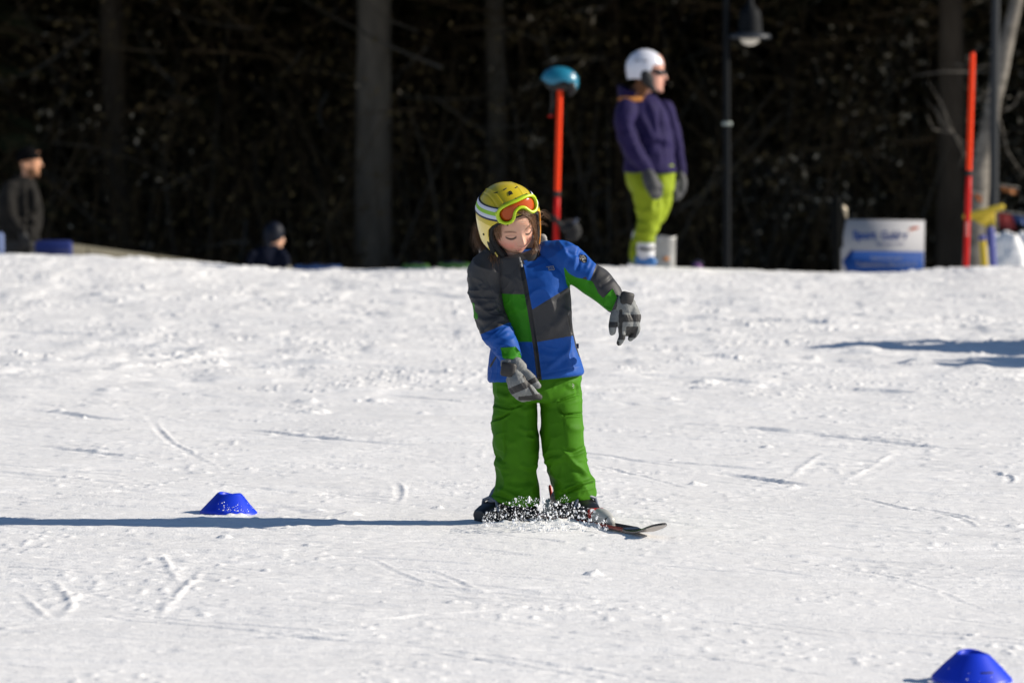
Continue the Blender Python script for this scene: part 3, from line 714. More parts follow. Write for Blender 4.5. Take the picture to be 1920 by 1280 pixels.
boot((cl_[0], Y0 + .03, zl + .012), (-.78, -.62), 0, child)
dR = np.array([.5, -.866]); cR = np.array([.212, 15.0]); zr = gz(*cR)
boot((cR[0], cR[1], zr + .026), dR, 0, child)
c, d, s = foot_frame((cR[0], cR[1], zr), dR); u = np.array([0, 0, 1.])
ski = thing('ski', c, 'single short red and black ski on the foot of the child', 'ski')
R = []; Rm = []
for t in np.linspace(-.50, .56, 60):
    w = .028 + .008 * (abs(t) / .55) ** 2.2
    if t > .48: w *= math.sqrt(max(0.003, 1 - ((t - .48) / .081) ** 2))
    if t < -.46: w *= math.sqrt(max(.05, 1 - ((-.46 - t) / .045) ** 2))
    lift = .038 * smooth(.38, .60, t) ** 1.2 * 1.15 + .006 * np.cos(t * 3); th = .011 if abs(t) < .36 else .0075
    q = c + d * (t if t < .4 else .4 + (t - .4) * .93) + u * (.006 + lift)
    sl_ = np.array([q + s * w, q + s * w + u * th * .5, q + s * (w - .003) + u * th, q - s * (w - .003) + u * th, q - s * w + u * th * .5, q - s * w]); R.append(sl_)
mb = MB(); mb.rings(R)
mi = []
for i in range(59):
    for j in range(6): mi.append(2 if j == 5 else ((1 if i < 47 else 0) if j in (0, 1, 3, 4) else (0 if i < 51 else 3)))
mi += [0] * 12
mb.m = mi
put('ski_body', mb, [M['skiblack'], M['skired'], M['skibase'], M['skibase']], ski, smooth_=False)
rz = Matrix.Rotation(math.atan2(d[1], d[0]), 3, 'Z')
toe = thing_parent = None
mb = MB(); mb.box(c + d * .145 + u * .036, (.05, .05, .034), rz, bev=.008)
mb.tube([c + d * .155 + u * .040, c + d * .18 + u * .038, c + d * .215 + u * .030], [.028, .027, .019], n=16)
toe = put('toe_binding', mb, M['bindwhite'], ski)
mb = MB(); mb.tube([c + d * .212 + u * .029, c + d * .219 + u * .028], [.0205, .0195], n=18, round_ends=False); put('adjuster_cap', mb, M['boot'], toe)
mb = MB(); mb.box(c + d * .128 + u * .048, (.022, .056, .034), rz, bev=.006); put('toe_wing', mb, M['bindred'], toe)
mb = MB(); mb.box(c - d * .15 + u * .036, (.065, .05, .042), rz, bev=.01); mb.tube([c - d * .135 + s * 0 + u * .05, c - d * .17 + u * .055], [.024, .02], n=14)
heel = put('heel_binding', mb, M['bindwhite'], ski)
hb = P(1037, 948, Y0 + .12); ht = P(1031, 911, Y0 + .14)
mb = MB(); mb.tube([hb + (ht - hb) * t for t in (0, .3, .6, .9, 1)] + [], [.006, .006, .0058, .006, .0045], n=10, flat=(1, .6)); put('heel_lever', mb, M['bindred'], heel)

# --- head
HC = P(957, 421, Y0 - .055)                     # centre of the head, at eye height
PIT, YAW, ROL = math.radians(25), math.radians(24), math.radians(6)
RH = np.array(Matrix.Rotation(PIT, 3, 'X') @ Matrix.Rotation(YAW, 3, 'Z') @ Matrix.Rotation(-ROL, 3, 'Y'))
def HW(p): return np.asarray(p, float) @ RH.T + HC
bm = bmesh.new(); bmesh.ops.create_icosphere(bm, subdivisions=7, radius=1)
D = np.array([v.co[:] for v in bm.verts]); Fh = [[v.index for v in f.verts] for f in bm.faces]; bm.free()
x, y, z = D.T
wz = np.where(z < 0, 1 - .34 * np.clip(-z, 0, 1) ** 1.6, 1 - .02 * z)
hx = .0715 * np.sign(x) * np.abs(x) ** .93 * wz; hz = np.where(z < 0, .103, .105) * z
hy = .088 * y * np.where((z < 0) & (y < 0), 1 - .10 * np.clip(-z, 0, 1) ** 2, 1) * np.where((z < -.2) & (y > 0), 1 - .45 * (-z - .2), 1)
def g(x0, z0, sx, sz): return np.exp(-((hx - x0) / sx) ** 2 - ((hz - z0) / sz) ** 2)
def g2(x0, z0, sx, sz): return g(x0, z0, sx, sz) + g(-x0, z0, sx, sz)
fr = smooth(.15, -.45, y)
f = .004 * g(0, .048, .05, .03) - .0075 * g2(.031, .0, .019, .012) + .0052 * g2(.0315, -.002, .0125, .0085) + .0028 * g2(.031, .017, .022, .007) + .002 * g(0, .016, .012, .01)
f += .0080 * g(0, -.008, .0085, .018) + .0150 * g(0, -.029, .0095, .0095) + .007 * g(0, -.019, .0095, .010) + .0062 * g2(.0115, -.032, .0062, .0058) - .003 * g2(.006, -.0375, .0035, .0026) - .002 * g2(.018, -.026, .005, .009)
f += .0065 * g2(.037, -.034, .023, .022) + .002 * g(0, -.046, .018, .007)
f += .0042 * g(0, -.0515, .017, .0038) + .0050 * g(0, -.0605, .0145, .0042) - .0036 * g(0, -.0560, .0205, .0016) - .0024 * g2(.0235, -.056, .005, .005) - .0035 * g(0, -.069, .016, .0045) + .0085 * g(0, -.086, .020, .013) + .0012 * g(0, -.044, .004, .005) * -1
# closed, downcast lids: a crease above and the lash line below
ex = np.abs(hx) - .0315
lidz = -.0072 + .0045 * (ex / .0135) ** 2
f -= .0016 * np.exp(-((hz - (.0062 - .003 * (ex / .014) ** 2)) / .0013) ** 2) * (np.abs(ex) < .016)
f -= .0018 * np.exp(-((hz - lidz + .0016) / .0014) ** 2) * (np.abs(ex) < .0145)
hy = hy - f * fr
HV = np.stack([hx, hy, hz], 1)
col = np.tile(np.array([.62, .355, .255]), (len(HV), 1))
def mix(c, w): 
    global col
    w = np.clip(w, 0, 1)[:, None] * (fr > .05)[:, None]; col = col * (1 - w) + np.array(c) * w
mix((.66, .24, .19), .75 * g2(.04, -.034, .024, .02)); mix((.66, .31, .24), .5 * g(0, -.03, .012, .01)); mix((.60, .33, .25), .3 * g2(.03, -.012, .016, .006))
mix((.58, .23, .19), .85 * (np.exp(-((hz + .0515) / .0038) ** 2) * (np.abs(hx) < .022 - .0) * smooth(.022, .012, np.abs(hx)) + np.exp(-((hz + .0605) / .0042) ** 2) * smooth(.020, .011, np.abs(hx))))
mix((.24, .085, .07), .8 * np.exp(-((hz + .0560 - .0) / .0011) ** 2) * smooth(.023, .017, np.abs(hx)))
mix((.025, .014, .010), 1.0 * np.exp(-((hz - lidz + .0002) / .0037) ** 4) * smooth(.0185, .0125, np.abs(ex)))
mix((.42, .22, .16), .7 * np.exp(-((hz - (.0065 - .003 * (ex / .014) ** 2)) / .002) ** 2) * smooth(.018, .012, np.abs(ex)))
bz = .0205 - .0035 * (ex / .016) ** 2 + .0015 * ex / .02
mix((.15, .07, .035), .85 * np.exp(-((hz - bz) / .0032) ** 2) * smooth(.021, .013, np.abs(ex - .001)) * (.7 + .5 * vnoise3(HV * 900, 3)))
mix((.13, .05, .04), .8 * g2(.0062, -.0385, .0032, .0017))
nk = MB(); nc = HW((0, .012, -.05)); nb_ = P(970, 494, Y0 - .02)
nk.tube([nc, nc * .5 + nb_ * .5, nb_], [.045, .044, .052], n=40)
nv = np.concatenate(nk.v); hv = HW(HV)
# one closed body surface: the neck's top ring lies inside the head
body = put('head', (np.concatenate([hv, nv]), Fh + [tuple(int(i) + len(hv) for i in q) for q in nk.f], None), M['skin'], child)
ca = body.data.color_attributes.new('Col', 'FLOAT_COLOR', 'POINT')
cc = np.concatenate([col, np.tile([.58, .35, .26], (len(nv), 1))]); cc = np.concatenate([cc, np.ones((len(cc), 1))], 1)
ca.data.foreach_set('color', cc.ravel().astype(np.float32))

# --- helmet
HE = np.array([0, .010, .030]); HR = np.array([.103, .124, .108])
def shell_pt(az, el, k=1.0):
    """az 0 = front, el elevation above the helmet's centre; the sides drop almost straight below it"""
    sn = math.sin(el); h = math.cos(el) if el >= 0 else 1 - .20 * sn * sn
    return HE + HR * k * np.array([math.sin(az) * h, -math.cos(az) * h, sn * (1 if el >= 0 else 1.30)])
def shell(k, nu=220, nv=150):
    V = []
    for i in range(nv + 1):
        el = PI / 2 - (PI * .985) * i / nv
        for j in range(nu): V.append(shell_pt(2 * PI * j / nu, el, k))
    Fq = [(i * nu + j, i * nu + (j + 1) % nu, (i + 1) * nu + (j + 1) % nu, (i + 1) * nu + j) for i in range(nv) for j in range(nu)]
    return np.array(V), Fq
_oz = np.array([-.16, -.11, -.10, -.085, -.06, -.03, 0, .025, .045, .064, .080, .092, .100])
_oy = np.array([-.058, -.056, -.055, -.052, -.044, -.034, -.031, -.037, -.052, -.072, -.094, -.118, -.16])
def keep(p):
    """positive where the helmet shell is"""
    a = p[:, 1] - np.interp(p[:, 2], _oz, _oy)                      # behind the face opening
    zb = np.interp(p[:, 1], [-.08, -.060, -.046, -.024, .0, .06, .14], [-.090, -.087, -.076, -.058, -.048, -.040, -.036])
    return np.minimum(a, p[:, 2] - zb)
def clip(V, Fq, fld):
    me = mesh_from('tmpc', V, Fq); bm = bmesh.new(); bm.from_mesh(me); bpy.data.meshes.remove(me); bm.verts.ensure_lookup_table()
    val = {v: k for v, k in zip(bm.verts, fld)}
    new = set()
    for e in [e for e in bm.edges if val[e.verts[0]] * val[e.verts[1]] < 0]:
        a, b = e.verts; t = val[a] / (val[a] - val[b]); t = min(max(t, .02), .98)
        _, nv = bmesh.utils.edge_split(e, a, t); val[nv] = 0; new.add(nv)
    for fc in list(bm.faces):
        q = [v for v in fc.verts if v in new]
        if len(q) == 2:
            try: bmesh.utils.face_split(fc, q[0], q[1])
            except Exception: pass
    bmesh.ops.delete(bm, geom=[fc for fc in bm.faces if sum(val[v] for v in fc.verts) < 0], context='FACES')
    bmesh.ops.delete(bm, geom=[v for v in bm.verts if not v.link_faces], context='VERTS')
    bm.verts.index_update(); Vn = np.array([v.co[:] for v in bm.verts]); Fn = [[v.index for v in fc.verts] for fc in bm.faces]; bm.free(); return Vn, Fn
def thick(V, Fn, ctr, th):
    """close a clipped shell with an inner skin and a rim"""
    d = V - ctr; d /= np.linalg.norm(d, axis=1)[:, None]; n0 = len(V); ed = {}
    for q in Fn:
        for a, b in zip(q, list(q[1:]) + [q[0]]): ed[(a, b)] = ed.get((a, b), 0) + 1
    rim = [(b, a, a + n0, b + n0) for a, b in ed if (b, a) not in ed]
    return np.concatenate([V, V - d * th]), [list(q) for q in Fn] + [[i + n0 for i in q[::-1]] for q in Fn] + [list(q) for q in rim], len(Fn), len(rim)
V, Fq = shell(1.0); V, Fq = clip(V, Fq, keep(V))
# moulded ridges over the crown
d = V - HE; az = np.arctan2(d[:, 0], -d[:, 1]); el = np.arctan2(d[:, 2], np.hypot(d[:, 0], d[:, 1]))
ridge = .0016 * np.exp(-((np.abs(d[:, 0]) - .030 - .012 * np.sin(el)) / .0022) ** 2) * (d[:, 2] > .02) - .0014 * np.exp(-((np.abs(d[:, 0]) - .058) / .0025) ** 2) * (d[:, 2] > .03)
V = V + d / np.linalg.norm(d, axis=1)[:, None] * ridge[:, None]
V2, F2, nt_, nr = thick(V, Fq, HE, .007)
fc = np.array([V[list(q)].mean(0) for q in Fq])
rc = [V2[list(q)].mean(0) for q in F2[-nr:]]
mi = [1 if c_[2] < .045 - .25 * max(0, c_[1]) else 0 for c_ in fc] + [2] * nt_ + [2 if c_[0] > .05 else 1 for c_ in rc]
# inner skin and far cheek rim painted orange as light shining through the shell
helmet = put('helmet', (HW(V2), F2, mi), [M['helmet'], M['helmet_pale'], M['orange']], child)
V, Fq = shell(.935, 140, 100); V, Fq = clip(V, Fq, keep(V) + .010); V2, F2, *_ = thick(V, Fq, HE, .016)
V2 = V2 + .0015 * (vnoise3(V2 * 130, 5) - .5)[:, None]
put('helmet_liner', (HW(V2), F2, None), M['liner'], helmet)
# chin strap from the cheek pieces under the chin
mb = MB()
st = catmull([(-.085, -.030, -.05), (-.074, -.040, -.082), (-.04, -.044, -.108), (0, -.046, -.115), (.04, -.044, -.108), (.074, -.040, -.082), (.085, -.030, -.05)], 6)
mb.tube(HW(st), .008, n=10, flat=(1, .45)); put('chin_strap', mb, M['liner'], helmet)
for sx in (-1, 1):                               # padded cheek flaps between shell and face
    mb = MB(); mb.tube(HW([(sx * .084, -.010, .01), (sx * .084, -.020, -.03), (sx * .080, -.030, -.065), (sx * .074, -.042, -.088)]), [.014, .017, .014, .008], n=14, flat=(.7, 1.1)); put('cheek_pad', mb, M['liner'], helmet)
for sx in (-1, 1):
    q = shell_pt(sx * math.radians(80), math.radians(-12), 1.003); mb = MB(); mb.ell(HW(q), (.004, .004, .004), nu=10, nv=6); put('vent_hole', mb, M['liner'], helmet)
mb = MB()
def on_shell(az, el, k=1.006): return HW(shell_pt(math.radians(az), math.radians(el), k))
# small dark emblem above the goggles and vent slots on the crown
for q in ([(-9, 67), (-9.5, 71), (-6, 74), (-1, 75)], [(-7, 68), (-4, 71), (-2, 68)], [(-2, 72), (1, 75), (5, 74)], [(3, 69), (6, 72), (9, 72)], [(8, 68), (11, 72), (8, 75)], [(0, 68), (1, 71)]):
    mb.tube([on_shell(a, e) for a, e in q], .0013, n=6)
put('helmet_emblem', mb, M['liner'], helmet)
for q in ([(-40, 80), (-10, 84)], [(60, 72), (75, 68)], [(-75, 70), (-85, 66)]): mb = MB(); mb.tube([on_shell(a, e, 1.002) for a, e in q], .0022, n=6); put('crown_vent', mb, M['liner'], helmet)

# --- goggles pushed up on the helmet
GEL = math.radians(40)
go = shell_pt(0, GEL, 1.0) + np.array([0, -.012, .006]); TILT = math.radians(24); GROL = math.radians(-7)
def gog(u_, w, dep=0.0):
    """goggle surface: u across, w up, dep out of the lens"""
    u_, w = u_ * math.cos(GROL) + w * math.sin(GROL), -u_ * math.sin(GROL) + w * math.cos(GROL)
    Rg = .098 + dep; a = u_ / .098
    p = np.array([Rg * math.sin(a), -(Rg * math.cos(a) - .098), w]) ; p[1] += 0
    ct, st_ = math.cos(TILT), math.sin(TILT)
    return HW(go + np.array([p[0], p[1] * ct + p[2] * st_, -p[1] * st_ + p[2] * ct]))
half = [(0, .034), (.03, .034), (.058, .029), (.076, .016), (.081, -.002), (.075, -.022), (.058, -.034), (.038, -.034), (.024, -.024), (.013, -.008), (0, -.003)]
out = catmull(half + [(-a, b) for a, b in half[-2:0:-1]], 6, True)
cen = out.mean(0)
nrm = np.roll(out, -1, 0) - np.roll(out, 1, 0); nrm = np.stack([nrm[:, 1], -nrm[:, 0]], 1); nrm /= np.linalg.norm(nrm, axis=1)[:, None]
if (nrm * (out - cen)).sum() > 0: nrm = -nrm
inn = out + nrm * .0108; mid = out + nrm * .006
R = []
for pl, dp in ((out + nrm * .002, -.022), (out - nrm * .001, -.012), (out, .001), (out + nrm * .0015, .006), (mid, .0085), (out + nrm * .0108, .006), (inn, .001), (inn, -.014)):
    R.append(np.array([gog(a, b, dp) for a, b in pl]))
mb = MB(); R.append(R[0]); mb.rings(R, cap=False)
goggles = put('goggles', mb, M['lime'], child)
# lens: fan of shrinking loops
R = []
ic = np.array([0, .008])
for t in (1.02, .8, .6, .4, .2, .02):
    R.append(np.array([gog(*(np.array([0, .012]) * (1 - t) + q * t if True else 0), -.001 + .004 * (1 - t * t)) for q in inn]))
mb = MB(); mb.rings(R); put('lens', mb, M['lens'], goggles)
R = [np.array([gog(a, b, -.024) for a, b in out + nrm * .003]), np.array([gog(a, b, -.020) for a, b in out + nrm * .003])]
mb = MB(); mb.rings([R[0], np.array([gog(a * .02, b * .02 + .01, -.024) for a, b in out])]); put('face_foam', mb, M['liner'], goggles)
for u_, w in ((-.04, .037), (0.0, .038), (.04, .036), (-.055, -.037), (.05, -.037)): mb = MB(); mb.ell(gog(u_, w * .96, .0055), (.004, .002, .0016), nu=8, nv=5); put('frame_vent', mb, M['liner'], goggles)
# strap
rows = [(-.022, 3), (-.0185, 0), (-.0085, 1), (-.0015, 2), (.0085, 1), (.0185, 3), (.022, 3)]
st_mats = [M['strapwhite'], M['strapwhite'], M['straplime'], M['navy']]
A = np.linspace(math.radians(40), math.radians(320), 90); ws = [-.023, -.017, -.006, .006, .017, .021]; wm = [3, 0, 2, 0, 3]
R = []
for off in (1.012, 1.034):
    for w in (ws if off > 1.02 else ws[::-1]):
        row = []
        for a in A:
            da = min(a, 2 * PI - a); tt = smooth(math.radians(40), math.radians(170), np.array(da)); el = GEL * (1 - tt) * .80 + math.radians(20) * tt + (w * (1 if True else 1)) / .108
            row.append(shell_pt(a, el + .0, off))
        R.append(HW(np.array(row)))
n = len(A); nv_ = np.concatenate(R); Fq = []; mi = []
k = len(R)
for i in range(k):
    i2 = (i + 1) % k
    for j in range(n - 1):
        Fq.append((i * n + j, i * n + j + 1, i2 * n + j + 1, i2 * n + j))
        mi.append(wm[i - 6] if 6 <= i < 11 else 3)
put('goggle_strap', (nv_, Fq, mi), st_mats, goggles)
for sx in (-1, 1):                              # strap clips at the frame's ends
    mb = MB(); mb.tube([gog(sx * .079, .014, -.004), gog(sx * .083, -.002, -.006), gog(sx * .079, -.017, -.004)], .005, n=8); put('strap_clip', mb, M['lime'], goggles)

# --- hair
def strands(mb, roots, n, rad, jit, sag=0, ns=3):
    """locks follow the given control rows (px, py, dy) with jitter that grows towards the tip"""
    for _ in range(n):
        r = roots[rng.integers(len(roots))]; j0 = rng.normal(0, 1, 2); j1 = rng.normal(0, 1, 2)
        pts = []
        for i, q in enumerate(r):
            t = i / (len(r) - 1); jj = j0 * (1 - t) * jit[0] + (j0 * .5 + j1) * t * jit[1]
            pts.append(P(q[0] + jj[0], q[1] + jj[1] * .8, Y0 - .035 + q[2] + rng.normal(0, .006)))
        pts = catmull(pts, 5); m = len(pts); rr = np.linspace(1, .25, m) * rad * (.7 + .6 * rng.random())
        mb.tube(pts, rr, n=ns, round_ends=False)
mb = MB()
Lh = [[(914, 415, .06), (904, 435, .06), (903, 455, .06), (912, 470, .04), (920, 484, .0)], [(912, 420, .06), (897, 432, .06), (894, 447, .06), (902, 462, .05)], [(916, 440, .05), (910, 460, .05), (918, 478, .0), (928, 489, -.05)],
      [(917, 450, .04), (921, 468, .02), (925, 480, -.05), (926, 491, -.07)], [(910, 425, .06), (899, 445, .06), (907, 468, .04), (915, 482, .0)]]
strands(mb, Lh, 380, .0006, (4.5, 6)); strands(mb, Lh, 40, .0013, (4, 5), ns=5); strands(mb, Lh[3:4] + Lh[2:3], 16, .0022, (4, 4), ns=6)
Ll = [[(927, 408, -.075), (929, 420, -.092), (932, 435, -.092), (935, 450, -.075)], [(931, 403, -.10), (930, 418, -.1), (933, 436, -.095)], [(940, 405, -.115), (934, 418, -.108), (934, 436, -.098)]]
strands(mb, Ll, 130, .0007, (2.5, 3)); strands(mb, Ll, 16, .0016, (2, 2), ns=5)
Lf = [[(962, 402, -.142), (948, 410, -.135), (938, 424, -.112)], [(972, 398, -.147), (985, 402, -.148), (995, 413, -.12), (999, 430, -.08)], [(980, 396, -.148), (993, 402, -.135), (1001, 418, -.08)]]
strands(mb, Lf, 90, .0006, (3, 3.5)); 
Rl = [[(1000, 400, -.09), (1002, 420, -.05), (1004, 440, -.05), (1004, 460, -.075), (1001, 474, -.09)], [(1001, 405, -.08), (1004, 425, -.04), (1006, 445, -.05), (1007, 465, -.075)], [(999, 410, -.08), (1002, 432, -.05), (1004, 455, -.07), (998, 478, -.09)],
      [(1003, 440, -.06), (1007, 455, -.075), (1009, 466, -.08), (1005, 476, -.09)]]
strands(mb, Rl, 70, .0006, (2.2, 3)); strands(mb, Rl, 8, .0013, (1.5, 2), ns=5)
Rf = [[(1008, 400, -.05), (1016, 396, -.02), (1024, 404, .0), (1026, 413, .0)], [(1010, 410, -.05), (1018, 405, -.02), (1027, 412, .0)], [(1010, 418, -.05), (1019, 418, -.03), (1022, 424, -.02)]]
strands(mb, Rf, 22, .0004, (3, 5))
Lw = [[(905, 430, .05), (893, 428, .05), (889, 420, .05)], [(905, 440, .05), (892, 445, .05), (890, 456, .05)], [(904, 455, .03), (893, 462, .03), (892, 475, .02)]]
strands(mb, Lw, 40, .0004, (3, 5))
put('hair', mb, M['hair'], child)
# ------------------------------------------------------------------ snow thrown up by the boots
def build_spray():
    bm = bmesh.new(); bmesh.ops.create_icosphere(bm, subdivisions=1, radius=1)
    IV = np.array([v.co[:] for v in bm.verts]); IF = np.array([[v.index for v in f.verts] for f in bm.faces]); bm.free()
    Vs = []; Fs = []; n = 0
    for k in range(2600):
        t = rng.random()
        px = 905 + 235 * t if k % 3 else rng.normal(1010, 55)
        if px < 900 or px > 1150: continue
        top = np.interp(px, [900, 940, 975, 1010, 1040, 1060, 1085, 1110, 1150], [966, 944, 928, 932, 938, 926, 944, 954, 985])
        base = np.interp(px, [900, 960, 1050, 1110, 1150], [984, 990, 996, 994, 992])
        py = base - (base - top) * rng.random() ** (1.15 if k % 2 else 2.4)
        dep = Y0 - .08 - .26 * rng.random()
        r = (.0004 + .0013 * rng.random() ** 2.2 + (.0034 * rng.random() if rng.random() < .16 else 0)) * (1.0 if px > 960 else .75)
        c = P(px, py, dep); zf = gz(c[0], c[1])
        if c[2] < zf + .001: c[2] = zf + .012 * rng.random()
        A = rng.normal(0, 1, (3, 3)); q, _ = np.linalg.qr(A)
        v = (IV * (1 + .28 * rng.normal(0, 1, (len(IV), 1)))) @ q * r * np.array([1, 1, 1 + .5 * rng.random()])
        Vs.append(v + c); Fs.append(IF + n); n += len(v)
    o = put('snow_spray', (np.concatenate(Vs), np.concatenate(Fs).tolist(), None), mat('loose_snow', (.88, .89, .91), rough=.6, spec=.3, sss=.0), smooth_=False)
    o['kind'] = 'stuff'; o['label'] = 'spray of loose snow grains flying up round the boots of the child'
build_spray()

# ------------------------------------------------------------------ training cones
def cone(pxc, pyb, r, h, label, tilt=(0, 0), slot=False, seed=0):
    g = G(pxc, pyb); root = thing('training_cone', g, label, 'marker cone', 'blue marker cones on the snow')
    mb = MB(); prof = [(1.0, -.006), (1.0, .002), (.975, .006), (.73, h * .48), (.46, h * .92), (.42, h * .975), (.38, h), (.34, h * .985), (.32, h * .93), (.31, h * .80)]
    n = 64; a = np.linspace(0, 2 * PI, n, endpoint=False); R = []
    for i, (k, z) in enumerate(prof):
        lip = .0035 * np.cos(2 * a + 1.2 + seed) * (z > h * .9) + .002 * np.cos(3 * a + seed) * (i < 3)
        R.append(np.stack([r * k * np.cos(a), r * k * np.sin(a), z + lip], 1))
    Rt = np.array(Matrix.Rotation(tilt[0], 3, 'X') @ Matrix.Rotation(tilt[1], 3, 'Y'))
    mb.rings([q @ Rt.T + g for q in R], cap=False)
    put('cone_body', mb, conemat, root)
    mk = MB(); dark = MB()
    for t in (.2, .42, .62, .80, .92):
        k = 1.0 + (.47 - 1.0) * t; z = .01 + h * .92 * t; an = math.radians(-22)
        p0 = np.array([(r * k + .0005) * math.cos(an), (r * k + .0005) * math.sin(an), z]); mk.ell(p0 @ Rt.T + g, (.0016, .0030, .0014), nu=8, nv=5)
    put('side_tick', mk, tickmat, root)  # row of tiny pale dots up the side
    sg = MB(); r3 = np.random.default_rng(40 + int(seed * 10))
    for _ in range(46 if not slot else 5):                             # grains of snow stuck to the plastic
        t = r3.random() ** 2.2 * .5; an = -PI / 2 + r3.normal(.25, .38); k = 1.0 - .53 * t; z = .012 + h * .92 * t; q = .0006 + .0014 * r3.random() ** 2
        sg.ell(np.array([r * k * math.cos(an) * 1.01, r * k * math.sin(an) * 1.01, z]) @ Rt.T + g, (q * 1.3, q, q), nu=6, nv=4)
    put('stuck_snow', sg, bpy.data.materials['loose_snow'], root)['kind'] = 'stuff'
    if slot:
        pts = []
        for s_ in np.linspace(-.30, .10, 9):
            an = -PI / 2 + .30 + s_ + .2; z = h * .40; k = .76; pts.append(np.array([r * k * math.cos(an) * 1.004, r * k * math.sin(an) * 1.004, z]) @ Rt.T + g)
        dark.tube(pts, .0026, n=8); put('grip_slot', dark, M['black'], root)
conemat = mat('blue_cone_plastic', (.008, .040, .60), rough=.4, spec=.35, var=.06, vscale=25, bump=.1, bscale=120, bdist=.001); tickmat = mat('pale_tick', (.7, .72, .8), rough=.5)
cone(429, 961, .0975, .066, 'small blue marker cone half sunk in snow left of the child', (math.radians(-3), math.radians(3)), False, 0)
cone(1822, 1271, .1, .065, 'small blue marker cone with dark slot in the near right corner', (math.radians(2), math.radians(2)), True, 1.5)
# loose snow banked against the far cone
def bank(pts, label):
    mb = MB()
    for px, py, r in pts:
        g = G(px, py); mb.ell(g + np.array([0, -.0, r * .05]), (r * 1.5, r, r * .6), nu=14, nv=8)
    V, Fs = remesh(mb, .004, 3); N, Q = tri_normals(V, Fs); V = V + N * (.006 * (vnoise3(V * 90, 4) - .5))[:, None]
    o = put('snow_heap', (V, Fs, None), bpy.data.materials['groomed_snow']); o['kind'] = 'structure'
bank([(386, 962, .007), (395, 963, .008), (405, 964, .009), (418, 965, .009), (432, 966, .008), (446, 966, .007), (460, 966, .006), (474, 966, .005)], '')

# ------------------------------------------------------------------ people further up the slope
def part_mesh(name, mb, voxel, mats, parent, classify=None, wr=None, it=3):
    V, Fs = remesh(mb, voxel, it)
    if wr: V = folds(V, Fs, [], wr=wr, seed=41)
    mi = None
    if classify:
        N, Q = tri_normals(V, Fs); fx, fy = proj(V[Q].mean(1)); mi = classify(fx, fy)
    return put(name, (V, Fs, mi), mats, parent)
A = {}
A['purple'] = mat('purple_jacket_fabric', (.014, .009, .055), rough=.8, spec=.2, var=.12, vscale=12, bump=.3, bscale=200, bdist=.002)
A['lime'] = mat('lime_trouser_fabric', (.23, .30, .012), rough=.75, spec=.2, var=.08, vscale=12, bump=.3, bscale=200, bdist=.002)
A['skin'] = mat('adult_skin', (.60, .30, .22), rough=.5, var=.1, vscale=30)
A['hair'] = mat('auburn_hair', (.20, .075, .022), rough=.5, var=.3, vscale=60)
A['helm'] = mat('white_helmet_shell', (.66, .67, .74), rough=.28, coat=.3)
A['pad'] = mat('black_ear_pad', (.012, .012, .014), rough=.8)
A['glove'] = mat('dark_striped_glove', (.06, .06, .07), rough=.7)
def glove_stripes(m):
    nt = m.node_tree; b = nt.nodes['Principled BSDF']; tc = nt.nodes.new('ShaderNodeTexCoord'); w = nt.nodes.new('ShaderNodeTexWave'); w.inputs['Scale'].default_value = 14; w.bands_direction = 'Z'
    r = nt.nodes.new('ShaderNodeValToRGB'); r.color_ramp.elements[0].color = (.012, .012, .014, 1); r.color_ramp.elements[1].color = (.055, .058, .064, 1)
    nt.links.new(tc.outputs['Object'], w.inputs[0]); nt.links.new(w.outputs['Fac'], r.inputs[0]); nt.links.new(r.outputs[0], b.inputs['Base Color'])
glove_stripes(A['glove'])
A['bootw'] = mat('white_boot', (.6, .6, .62), rough=.35); A['bootb'] = mat('blue_boot_shell', (.04, .16, .42), rough=.35)
A['orange'] = mat('orange_collar_lining', (.45, .17, .03), rough=.8)

